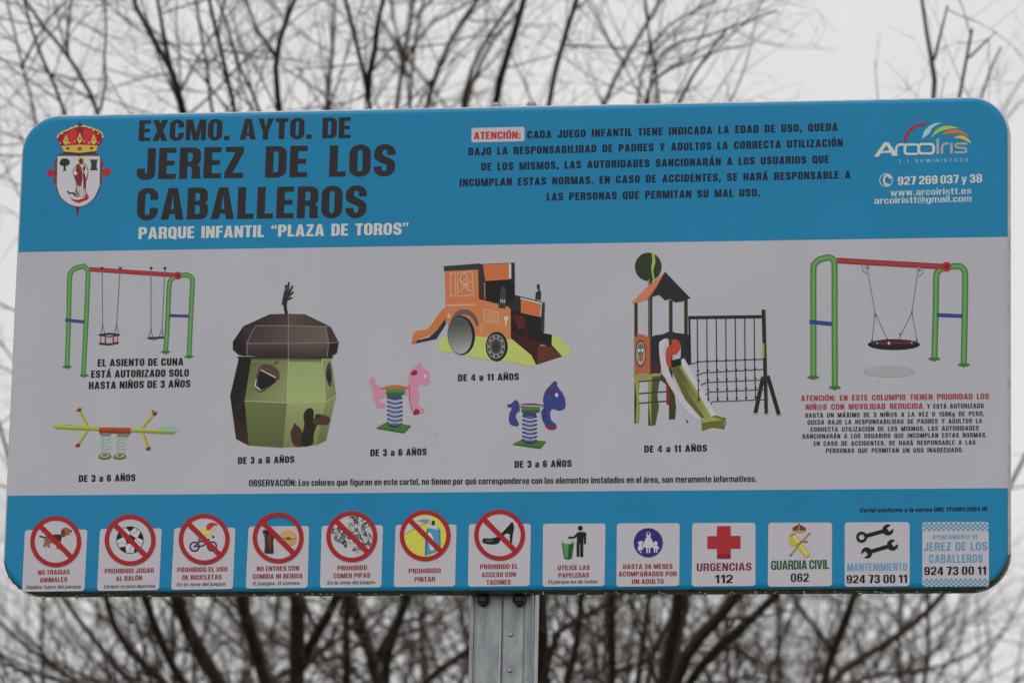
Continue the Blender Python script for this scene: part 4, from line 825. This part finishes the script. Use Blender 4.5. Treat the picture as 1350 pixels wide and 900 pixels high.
c8 = card([(716, 690), (798.3, 689.6), (797, 772), (715.4, 773)], 'card with a person dropping litter into a green bin')
a = Art(600, 660, 4.22); KB = (24, 20, 28)
a.e(KB, 697, 151, 13, 14); a.f(KB, rr(676, 172, 730, 205, 12, n=4)); a.f(KB, rect(678, 190, 714, 240)); a.f(KB, rr(676, 230, 692, 310, 5, n=3)); a.f(KB, rr(696, 230, 713, 312, 5, n=3)); a.f(KB, rr(717, 182, 729, 240, 5, n=3)); a.line(KB, [(684, 180), (664, 202), (634, 204)], 11, True)
a.f((36, 84, 40), [(594, 232), (662, 232), (650, 318), (628, 326), (606, 318)]); a.f((70, 136, 62), [(602, 240), (632, 242), (626, 318), (610, 312)]); a.e((90, 140, 90), 628, 232, 36, 10); a.e((150, 170, 156), 624, 230, 24, 8); a.line((26, 64, 34), [(648, 240), (640, 312)], 5)
cpic(c8, a)
cap(c8, [RT('UTILICE LAS', 735.2, 777.5, 751, -.4), RT('PAPELERAS', 736.2, 776.3, 761, -.4), IT('El parque es de todos.', 722.4, 788.5, 769)])

c9 = card([(813.3, 689.4), (896.2, 689.3), (895.5, 771.9), (812.6, 773)], 'card about toddlers being with an adult')
a = Art(600, 660, 4.22); WW = (176, 174, 184); a.e((44, 40, 116), 1075, 232, 81, 81, 44)
a.e(WW, 1076, 188, 13, 16); a.e((44, 40, 116), 1076, 182, 7, 8, 12); a.blob(WW, [(1062, 204), (1090, 204), (1094, 230), (1106, 258), (1048, 258), (1060, 230)], 3); a.f(WW, rect(1064, 256, 1072, 290)); a.f(WW, rect(1078, 256, 1086, 290)); a.line(WW, [(1064, 210), (1048, 244)], 7, True); a.line(WW, [(1088, 210), (1104, 244)], 7, True)
a.e(WW, 1032, 232, 15, 9, rot=-.3); a.e(WW, 1032, 238, 10, 11); a.f(WW, [(1022, 248), (1042, 248), (1048, 272), (1014, 272)]); a.line(WW, [(1024, 270), (1036, 288)], 6, True); a.line(WW, [(1040, 252), (1050, 246)], 6, True)
a.e(WW, 1116, 236, 11, 12); a.f(WW, [(1106, 248), (1126, 248), (1128, 270), (1104, 270)]); a.f(WW, rect(1106, 268, 1113, 288)); a.f(WW, rect(1118, 268, 1125, 288)); a.line(WW, [(1106, 252), (1100, 248)], 6, True); a.line(WW, [(1126, 252), (1134, 266)], 6, True)
cpic(c9, a)
cap(c9, [RT('HASTA 36 MESES', 821.7, 886.7, 749.5, -.4), RT('ACOMPAÑADOS POR', 815.6, 892, 759.2, -.2), RT('UN ADULTO', 833, 875, 769.2, -.3)])

c10 = card([(912.7, 689), (996, 688.7), (996, 771.9), (912, 772.8)], 'card with a red cross')
a = Art(900, 650, 3.); a.f((168, 34, 44), [(136, 130), (190, 129), (190, 168), (229, 168), (229, 218), (190, 218), (190, 258), (136, 258), (136, 219), (98, 219), (98, 169), (136, 169)]); a.f((140, 26, 38), [(136, 240), (190, 239), (190, 258), (136, 258)]); cpic(c10, a)
cap(c10, [('URGENCIAS', (918.7, 752.2), (990.7, 751.3), 10, (120, 30, 44), .9, .10), ('112', (942.5, 768.3), (966, 768), 11, (26, 24, 28), .85, .10)])

c11 = card([(1013, 688.6), (1097, 688.4), (1096.7, 772.2), (1012.3, 773)], 'card with a gold sword and fasces emblem')
a = Art(900, 650, 3.); GO = (176, 158, 56); a.f(GO, [(421, 160), (440, 156), (504, 236), (500, 250), (486, 256), (424, 178)]); a.f((206, 190, 90), [(432, 166), (440, 162), (496, 238), (490, 244)]); a.line((130, 108, 30), [(424, 172), (446, 158)], 5); a.line((130, 108, 30), [(448, 206), (470, 192)], 5)
a.line((60, 60, 50), [(424, 248), (504, 156)], 5); a.line(GO, [(430, 244), (500, 162)], 2.4); a.line((120, 100, 30), [(470, 188), (492, 192)], 6, True); a.blob(GO, [(420, 196), (426, 178), (446, 196), (440, 210)])
a.blob((110, 50, 44), [(438, 150), (436, 136), (448, 128), (460, 124), (472, 128), (486, 136), (484, 150), (460, 154)]); a.line(GO, [(440, 150), (482, 150)], 5); a.line((160, 130, 60), [(460, 122), (460, 148)], 4); a.e((120, 90, 60), 460, 122, 4, 4, 8)
cpic(c11, a)
cap(c11, [('GUARDIA CIVIL', (1016.7, 750.5), (1093, 749.4), 12, (26, 84, 44), .95, .05, .24), ('062', (1042.6, 766.5), (1066.3, 766.2), 11, (26, 24, 28), .85, .09)])

c12 = card([(1113.7, 688.3), (1199.3, 687.8), (1199.3, 772.2), (1113.7, 773)], 'card with two black spanners')
a = Art(900, 650, 3.)
def spanner(a, p, q, w_, hexend):
    a.line((24, 24, 30), [p, q], w_, True); an = math.atan2(q[1]-p[1], q[0]-p[0])
    for c_, s_ in ((p, -1), (q, 1)):
        a.e((24, 24, 30), *c_, 22, 22, 18)
        if hexend and s_ < 0: a.f(None, ell(c_[0], c_[1], 12, 12, 6))
        else:
            d_ = (math.cos(an+s_*0-.35), math.sin(an-.35)); d_ = (d_[0]*s_, d_[1]*s_); nx, ny = -d_[1]*9, d_[0]*9
            a.f(None, [(c_[0]+nx, c_[1]+ny), (c_[0]+nx+d_[0]*30, c_[1]+ny+d_[1]*30), (c_[0]-nx+d_[0]*30, c_[1]-ny+d_[1]*30), (c_[0]-nx, c_[1]-ny)])
spanner(a, (708, 173), (812, 144), 15, True); sp1 = a; cpic(c12, a)
a = Art(900, 650, 3.); spanner(a, (728, 235), (830, 204), 15, False); cpic(c12, a)
cap(c12, [('MANTENIMIENTO', (1117, 752.2), (1196, 751.3), 9.8, (84, 140, 178), .85, .10), ('924 73 00 11', (1116.2, 768.5), (1195.8, 767.6), 10.8, (24, 24, 28), .9, .08, .30)])

c13 = card([(1216, 688), (1303.3, 687.6), (1304, 772.3), (1216, 773)], 'card with a chequered border')
CB = (70, 134, 174)
for (yy, rows) in ((688.6, 4), (762, 4)):
    a = Art()
    for r_i in range(rows):
        for c_i in range(27):
            if (r_i+c_i) % 2:
                x = 1217+c_i*3.2; y = yy+r_i*2.7; a.f(CB, rect(x+.02, y+.02, x+3.18, y+2.68))
    picture('chequered_strip', c13, a.o, Y2)
LB = (70, 136, 180)
cap(c13, [('AYUNTAMIENTO DE', (1230, 710.3), (1289, 709.8), 5.6, LB, .8, .16, .6), ('JEREZ DE LOS', (1218, 725.5), (1301.5, 724.6), 10.8, LB, .85, .13, .5), ('CABALLEROS', (1225, 741.5), (1295.5, 740.8), 10.8, LB, .85, .13), ('924 73 00 11', (1218.6, 757.6), (1300, 756.8), 10.8, (24, 24, 28), .9, .08, .30)])

# ---- post: extruded steel section behind the board, with ridge, side channel, clamp bolts
def prism(name, prof, z0, z1, m, parent, loc=(0, 0, 0)):
    k = len(prof); vs = [(x, y, z0) for x, y in prof]+[(x, y, z1) for x, y in prof]
    fs = [(j, (j+1) % k, k+(j+1) % k, k+j) for j in range(k)]+[tuple(range(k-1, -1, -1)), tuple(range(k, 2*k))]
    o = link(name, mesh(name, vs, fs), parent, m); o.location = loc; return o
PX = .0015                                    # centre of the post, a little right of the board's centre
hw = .063; yf, yb = .046, .125
prof = [(-hw, yf+.004), (-hw+.003, yf), (-hw+.008, yf), (-hw+.0095, yf+.004), (-hw+.013, yf+.004), (-hw+.0145, yf), (-.0035, yf), (-.002, yf-.0025), (.001, yf-.0025), (.0022, yf), (.0030, yf+.0025), (.0045, yf+.0025), (.0055, yf),
        (hw-.0185, yf), (hw-.0175, yf+.003), (hw-.0155, yf+.003), (hw-.0145, yf), (hw-.004, yf), (hw-.001, yf+.003), (hw-.001, yf+.012), (hw-.006, yf+.014), (hw-.006, yf+.026), (hw, yf+.028), (hw, yb), (-hw, yb), (-hw, yf+.03), (-hw+.006, yf+.028), (-hw+.006, yf+.014), (-hw, yf+.012)]
POST = prism('post', prof, 0, ZC+BH-.02, M_GALV, SIGN, (PX, 0, 0))
prism('ridge_highlight', [(-.0021, yf-.0045), (.0009, yf-.0045), (.0009, yf-.0025), (-.0021, yf-.0025)], .1, ZC-BH-.012, M_SIDE, POST, (0, 0, 0))  # pale strip added along the ridge, its bright highlight put into the colour
def cyl(name, r, h, axis, loc, m, parent, n=14, dome=0):
    vs, fs = [], []
    for t_, s_ in ((0, 1), (h*.8, 1), (h, .8)):
        for i in range(n):
            an = 2*math.pi*i/n; c_, s2_ = r*s_*math.cos(an), r*s_*math.sin(an)
            vs.append({'y': (c_, -t_, s2_), 'z': (c_, s2_, t_)}[axis])
    for a_ in (0, 1):
        for i in range(n): fs.append((a_*n+i, a_*n+(i+1) % n, (a_+1)*n+(i+1) % n, (a_+1)*n+i))
    fs += [tuple(range(2*n, 3*n)), tuple(range(n-1, -1, -1))]
    me = mesh(name, vs, fs); me.materials.append(m); o = link(name, me, parent); o.location = loc; return o
for zz in (.056, .127, .54, .74, .94):          # small pierced rivets down the face
    cyl('rivet', .0048, .0040, 'y', (.0195, yf, ZC-BH-zz-.02), M_ZINC, POST)
    cyl('rivet', .0026, .0020, 'y', (-hw+.0055, yf, ZC-BH-zz-.045), M_ZINC, POST)
    cyl('rivet', .0024, .0020, 'y', (hw-.009, yf, ZC-BH-zz-.035), M_ZINC, POST)
for xx in (-.036, .036):                      # clamp heads under and over the board's flange
    cyl('clamp_bolt', .0125, .012, 'z', (xx, .036, ZC-BH-.014), M_BOLT, POST, 18)
    cyl('clamp_bolt', .010, .016, 'y', (xx, yf+.001, ZC-BH-.012), M_BOLT, POST, 18)
for xx in (-.036, .036):
    cyl('top_bolt', .0105, .018, 'z', (xx, .062, ZC+BH+.004), M_ZINC, POST, 6)
    bx = prism('clamp_bracket', [(-.016, .043), (.016, .043), (.016, .085), (-.016, .085)], ZC+BH-.06, ZC+BH+.004, M_ZINC, POST, (xx, 0, 0))

# ---- rain: beads on the face, drips along the lower lip
def beads(name, spots, parent):
    vs, fs = [], []; n_ = 7
    for x, y, z_, r, el in spots:
        i0 = len(vs); vs.append((x, y, z_+r*el)); 
        for a_ in (45, 90, 135):
            for i in range(n_):
                t_ = 2*math.pi*i/n_; q = math.sin(R(a_))*r; vs.append((x+q*math.cos(t_), y+q*math.sin(t_), z_+math.cos(R(a_))*r*el))
        vs.append((x, y, z_-r*el)); e_ = len(vs)-1
        for i in range(n_):
            j = (i+1) % n_; fs.append((i0, i0+1+i, i0+1+j)); fs.append((e_, i0+1+2*n_+j, i0+1+2*n_+i))
            for k_ in (0, 1): fs.append((i0+1+k_*n_+i, i0+1+(k_+1)*n_+i, i0+1+(k_+1)*n_+j, i0+1+k_*n_+j))
    me = mesh(name, vs, fs); me.materials.append(M_DROP)
    for f in me.polygons: f.use_smooth = True
    o = link(name, me, parent); o['kind'] = 'stuff'; return o
rg = random.Random(3)
sp_ = []
for _ in range(90):
    x = rg.uniform(-.93, .93); sp_.append((x, rg.uniform(.004, .03), -BH-.0012-rg.random()*.001, rg.uniform(.0012, .0032), 1.1))
for _ in range(30):                            # round the lower corners
    t_ = rg.uniform(200, 265); s_ = rg.choice((-1, 1)); x = (-BW+BR+BR*math.cos(R(t_))); z_ = -BH+BR+BR*math.sin(R(t_)); sp_.append((x*(-s_), rg.uniform(.01, .03), z_-.001, rg.uniform(.001, .0026), 1.))
for _ in range(110):                           # along the top edge
    x = rg.uniform(-.92, .92); sp_.append((x, rg.uniform(.006, .03), BH+.0004, rg.uniform(.001, .0024), .6))
beads('hanging_drips', sp_, PANEL)
sp_ = []
for _ in range(420):
    x = rg.uniform(-.97, .97); z_ = rg.uniform(-.47, .47)
    if rg.random() > .25+.75*((x+1)/2)**1.5: continue
    sp_.append((x, -.0002, z_, rg.uniform(.0005, .0016), 1.))
beads('rain_beads', sp_, PANEL)

# ================================================================== TREES
def tube(pts, rad, ns, vs, fs):
    """pts: list of Vector"""
    i0 = len(vs); n_ = len(pts); up = None
    for i in range(n_):
        d = (pts[min(i+1, n_-1)]-pts[max(i-1, 0)])
        if d.length < 1e-9: d = Vector((0, 0, 1))
        d.normalize(); ref = Vector((0, 1, 0)) if abs(d.y) < .9 else Vector((1, 0, 0))
        u = d.cross(ref).normalized(); v = d.cross(u); r = rad[i]
        for k in range(ns):
            t_ = 2*math.pi*k/ns; vs.append(tuple(pts[i]+u*(r*math.cos(t_))+v*(r*math.sin(t_))))
    for i in range(n_-1):
        for k in range(ns):
            k2 = (k+1) % ns; fs.append((i0+i*ns+k, i0+i*ns+k2, i0+(i+1)*ns+k2, i0+(i+1)*ns+k))
    fs.append(tuple(i0+(n_-1)*ns+k for k in range(ns)))
def rnd_dir(rg): 
    v = Vector((rg.gauss(0, 1), rg.gauss(0, 1), rg.gauss(0, 1))); return v.normalized()
def sprout(rg, p, d, L_, r, lvl, vs, fs, dens):
    """a twig with side twigs, bending a little upward"""
    n_ = max(3, int(L_/.09)); pts = [p]; rad = [r]; q = d.copy(); cur = p.copy(); bend = rnd_dir(rg)*.10
    for i in range(n_):
        q = (q + bend*.5 + rnd_dir(rg)*.13 + Vector((0, 0, .035))).normalized(); cur = cur+q*(L_/n_); pts.append(cur); rad.append(r*(1-.72*(i+1)/n_))
    tube(pts, rad, 4 if lvl < 2 else 3, vs, fs)
    if lvl >= 3: return
    m = int(L_*dens[lvl]+rg.random()); az0 = rg.random()*6.28
    for j in range(m):
        f_ = .12+.85*(j+rg.random())/max(1, m); i = min(n_-1, int(f_*n_)); pp = pts[i].lerp(pts[i+1], f_*n_-i); dd = (pts[i+1]-pts[i]).normalized()
        s_ = dd.cross(rnd_dir(rg)).normalized(); an = R(rg.uniform(28, 62)); nd = (dd*math.cos(an)+s_*math.sin(an)).normalized()
        sprout(rg, pp, nd, L_*rg.uniform(.35, .62)*(1-.45*f_), max(.0010, rad[i]*.56), lvl+1, vs, fs, dens)
def limb(pix, r0, r1, depth, dj, rg, bow=.0):
    P = []
    for (xa, ya), (xb, yb_) in zip(pix, pix[1:]):
        m_ = max(1, int(math.hypot(xb-xa, yb_-ya)/16))
        P += [[xa+(xb-xa)*i/m_, ya+(yb_-ya)*i/m_, 0.] for i in range(m_)]
    P.append([pix[-1][0], pix[-1][1], 0.])
    for _ in range(5):
        P = [P[0]]+[[(P[i-1][j]+2*P[i][j]+P[i+1][j])/4 for j in range(3)] for i in range(1, len(P)-1)]+[P[-1]]
    P = P[::2]+([P[-1]] if len(P) % 2 == 0 else []); n_ = len(P); out = []
    y0 = rg.uniform(-dj, dj); y1 = rg.uniform(-dj, dj)
    for i, (x, y, _) in enumerate(P):
        t_ = i/(n_-1); jx = math.sin(t_*11+y0*7)*2.2+math.sin(t_*31+y1*9)*.8
        out.append(at(x+jx, y, depth-2.6*min(1, max(0, (900-y)/900))+(y0*math.sin(t_*2.2)+y1*t_*t_)))
    return out, [(r0+(r1-r0)*(i/(n_-1))**.7)*(1.2 if y > 500 else 1.14) for i, (_, y, _z) in enumerate(P)]
def make_tree(label, depth, trunk, limbs, seed, dens=(6.5, 7.8, 6.5), tw=1.0, group=None, high=1.0):
    rg = random.Random(seed)
    tp, tr = limb(trunk[0], trunk[1], trunk[2], depth, .15, rg)
    foot = Vector((tp[0].x, tp[0].y, 0))
    root = bpy.data.objects.new('bare_tree', None); COL.objects.link(root); root.location = foot
    tag(root, label, 'tree', group)
    # trunk goes down to the ground with a flared base
    down = []; nd = 10
    for i in range(nd):
        f_ = i/nd; down.append((Vector((foot.x+.05*math.sin(f_*5), foot.y, -.05)).lerp(tp[0], f_), trunk[1]*(1.0+.9*(1-f_)**3+.15*(1-f_))))
    pts = [p for p, _ in down]+tp; rad = [r for _, r in down]+tr
    vs, fs = [], []; tube([p-foot for p in pts], rad, 12, vs, fs)
    me = mesh('trunk', vs, fs); 
    for f in me.polygons: f.use_smooth = True
    link('trunk', me, root, M_BARK)
    tv, tf = [], []
    allp = [(tp, tr, .25)]
    for pix, r0, r1 in limbs:
        lp, lr = limb(pix, r0, r1, depth, .9, rg)
        # root the limb in the trunk line
        k = min(range(len(pts)), key=lambda i: (pts[i]-lp[0]).length + (0 if pts[i].z <= lp[0].z+.05 else .3))
        if (pts[k]-lp[0]).length > r0*1.2 and lp[0].z < at(675, 905, depth).z: lp = [pts[k].lerp(lp[0], t_/4) for t_ in range(4)]+lp; lr = [r0*1.3]*4+lr
        vs, fs = [], []; tube([p-foot for p in lp], lr, 8, vs, fs); me = mesh('limb', vs, fs)
        for f in me.polygons: f.use_smooth = True
        link('limb', me, root, M_BARK); allp.append((lp, lr, 0.))
    zlo = at(675, 900, depth).z-.5
    for lp, lr, t0 in allp:
        for i in range(1, len(lp)-1):
            if lp[i].z < zlo: continue
            seg = (lp[i+1]-lp[i]); nsp = seg.length*dens[0]; k = int(nsp)+(1 if rg.random() < nsp-int(nsp) else 0)
            if rg.random() > 1-(1-high)*min(1, max(0, (lp[i].z-zlo-.9)/.8)): continue
            for _ in range(k):
                d = seg.normalized(); s_ = d.cross(rnd_dir(rg)).normalized(); an = R(rg.uniform(25, 65)); nd_ = (d*math.cos(an)+s_*math.sin(an)).normalized()
                L_ = rg.uniform(.25, .95)*tw; hi = min(1, max(0, (lp[i].z-zlo-.6)/.9)); sprout(rg, lp[i]+seg*rg.random()-foot, nd_, L_, min(lr[i]*.5, (.0026+.0068*L_)*(1-.40*hi)), 1, tv, tf, dens)
    o = link('twigs', mesh('twigs', tv, tf), root, M_TWIG); o['kind'] = 'stuff'
    return root

G = 'bare winter trees behind the sign'
make_tree('bare tree whose thick straight dark trunk shows beneath the food and drink card', 20.0,
    ([(397, 1500), (395, 1250), (392, 900), (394, 785), (386, 600), (376, 400), (368, 145), (358, 70), (370, 50), (402, -30)], .052, .006),
    [([(395, 1060), (352, 900), (335, 840), (318, 790), (300, 600), (270, 400), (243, 147), (228, 97), (208, 0), (200, -70)], .032, .004),
     ([(262, 260), (243, 147), (228, 97), (180, 10), (160, -50)], .014, .006),
     ([(396, 1120), (290, 900), (250, 840), (228, 790), (190, 550), (150, 300), (133, 145), (115, 120), (88, 70), (40, 20), (18, -30)], .036, .004),
     ([(88, 74), (91, 40), (94, -20)], .005, .003),
     ([(133, 145), (142, 90), (138, -10)], .005, .002),
     ([(340, 1000), (235, 900), (210, 835), (188, 785), (150, 600), (110, 350), (90, 148), (75, 115), (48, 60), (33, 0), (26, -40)], .02, .004),
     ([(300, 980), (200, 880), (155, 850), (140, 790), (90, 600), (60, 400), (48, 155), (28, 88), (6, 0)], .016, .003),
     ([(28, 90), (42, 50), (92, -4)], .005, .002),
     ([(230, 960), (160, 890), (130, 850), (90, 800), (20, 650), (-30, 450)], .012, .004),
     ([(190, 960), (100, 900), (60, 870), (10, 830), (-50, 780)], .013, .004),
     ([(240, 925), (100, 905), (0, 875), (-60, 850)], .009, .003),
     ([(380, 520), (340, 380), (308, 148), (294, 80), (280, 30), (274, -30)], .016, .005),
     ([(335, 330), (300, 240), (281, 148), (266, 60), (257, 0), (255, -30)], .010, .004),
     ([(376, 380), (362, 260), (345, 148), (310, 70), (292, 10)], .008, .004),
     ([(360, 72), (330, 20), (318, -10)], .006, .003),
     ([(393, 880), (408, 845), (445, 797), (470, 650), (482, 400), (488, 145), (480, 100), (468, 40), (452, -20)], .02, .006),
     ([(487, 130), (481, 98), (500, 50), (506, -20)], .011, .006)], 21, group=G)
make_tree('bare tree with slender upright trunk beneath the seed shells card', 23.0,
    ([(506, 1500), (506, 1200), (505, 900), (480, 830), (456, 785), (444, 500), (430, 145), (442, 60), (444, -20)], .048, .005),
    [([(456, 920), (455, 850), (455, 785), (470, 600), (510, 300), (520, 145), (535, 80), (548, -10)], .02, .007),
     ([(512, 940), (500, 880), (540, 790), (556, 500), (540, 145), (547, 50), (560, -10)], .022, .004),
     ([(495, 870), (540, 790), (566, 500), (561, 143), (580, 90), (605, 30), (645, -20)], .022, .008),
     ([(533, 95), (521, 40), (515, -10)], .010, .005),
     ([(530, 90), (545, 45), (600, 12), (640, -10)], .009, .004),
     ([(520, 960), (548, 900), (618, 858), (690, 800), (760, 600), (793, 137), (822, 85), (875, 0), (890, -30)], .018, .007),
     ([(822, 86), (775, 5), (768, -10)], .006, .003),
     ([(505, 900), (470, 825), (420, 790), (380, 700)], .012, .004),
     ([(470, 880), (430, 850), (405, 845)], .008, .004),
     ([(566, 620), (590, 400), (611, 143), (618, 86), (662, 18), (690, -20)], .016, .006),
     ([(613, 148), (622, 90), (684, 12)], .012, .004)], 22, group=G)
make_tree('bare tree directly behind the steel post, dark trunk along its right side', 21.0,
    ([(716, 1500), (716, 1200), (716, 900), (713, 785), (690, 500), (650, 145), (668, 85), (694, 0), (700, -40)], .050, .010),
    [([(716, 1000), (760, 860), (766, 790), (760, 600), (735, 400), (718, 138), (735, 70), (768, -20)], .016, .008),
     ([(716, 900), (722, 826), (762, 817), (812, 795), (900, 700), (1010, 500)], .012, .004),
     ([(730, 1150), (806, 930), (808, 790), (818, 500), (850, 300), (872, 130), (857, 37), (850, -20)], .020, .004),
     ([(716, 1100), (840, 930), (848, 860), (856, 790), (870, 600), (860, 400), (840, 100), (860, 40), (945, 0)], .014, .003),
     ([(851, 240), (855, 100), (862, 55), (920, 55), (1022, 14)], .006, .003),
     ([(850, 200), (850, 100), (900, 88), (940, 62), (990, 60)], .006, .002)], 23, group=G, high=.75)
make_tree('bare tree with thick limbs fanning out beneath the red cross card', 19.0,
    ([(868, 1500), (868, 1250), (876, 900), (886, 850), (898, 790), (905, 500), (885, 250), (892, 135), (925, 85), (962, 36)], .050, .003),
    [([(868, 1000), (900, 862), (975, 787), (1060, 600), (1150, 350), (1240, 122), (1228, 75), (1210, -20)], .026, .005),
     ([(1230, 78), (1240, 40), (1247, 8)], .005, .003),
     ([(870, 960), (930, 862), (1012, 800), (1110, 680), (1200, 450), (1268, 122), (1275, 75), (1283, 38)], .018, .004),
     ([(1276, 76), (1300, 50), (1312, 42)], .004, .002),
     ([(870, 1020), (850, 900), (862, 840), (905, 790), (920, 600)], .012, .006),
     ([(1120, 660), (1240, 400), (1292, 122), (1306, 90), (1322, 62)], .008, .003)], 24, dens=(4.2, 6, 5), group=G, high=.30)
make_tree('bare tree farthest right behind the board, limbs spreading under the spanner card', 24.0,
    ([(1075, 1500), (1078, 1250), (1086, 895), (1110, 830), (1130, 785), (1165, 600), (1185, 400), (1210, 250), (1228, 180)], .042, .003),
    [([(1078, 980), (1092, 890), (1182, 840), (1242, 788), (1330, 650), (1400, 480)], .024, .004),
     ([(1080, 1050), (1215, 925), (1226, 850), (1219, 800), (1240, 600), (1290, 400), (1320, 135), (1352, 98)], .012, .003),
     ([(1084, 915), (1130, 893), (1245, 880), (1345, 820)], .010, .003),
     ([(1082, 930), (1000, 885), (930, 905), (900, 915)], .010, .004),
     ([(1100, 860), (1050, 800), (1010, 700)], .012, .003),
     ([(1300, 350), (1322, 142), (1360, 128)], .006, .003)], 25, dens=(4.0, 6, 5), group=G, high=.25)
# a thicket of younger trees farther back, crowns ending behind the lower part of the board
spots = [(60, 31, .86, 'left edge'), (230, 27, 1.0, ''), (330, 33, 1.05, ''), (560, 30, 1.1, ''), (640, 27, 1.0, ''), (800, 32, 1.1, ''), (960, 29, 1.05, ''), (1030, 34, 1.0, ''), (1190, 30, .8, '')]
labs = ['blurred young bare tree farthest left, twigs beneath the dog card',
        'blurred young bare tree with twigs showing beneath the bicycle card', 'blurred young bare tree just left of the thick dark trunk',
        'blurred young bare tree beneath the high heels card, left of the post', 'blurred young bare tree hidden mostly behind the steel post',
        'blurred young bare tree beneath the adult and children card', 'blurred young bare tree among twigs left of the limbs beneath the red cross card',
        'blurred young bare tree beneath the sword emblem card', 'blurred young bare tree farthest right, beneath the chequered card']
for i, ((px, dp, hh, _), lb) in enumerate(zip(spots, labs)):
    rg = random.Random(60+i); k = 20./dp; X = px; fan = []
    for j in range(9):
        s_ = (j-4)/4+rg.uniform(-.15, .15); top = 900-rg.uniform(170, 300)*hh*(1-.25*abs(s_))
        fan.append(([(X+s_*6, 1250), (X+s_*60, 1020), (X+s_*160*rg.uniform(.7, 1.2), 905), (X+s_*270, (900+top)/2+25), (X+s_*330+rg.uniform(-60, 40), top+30)], .022/k**.3, .003))
    make_tree(lb, dp, ([(X, 1500), (X+4, 1250), (X+10, 1000), (X-6, 860), (X+4, 720)], .045, .008), fan, 70+i, dens=(7, 7.5, 5), tw=1.1, group='younger trees farther back')
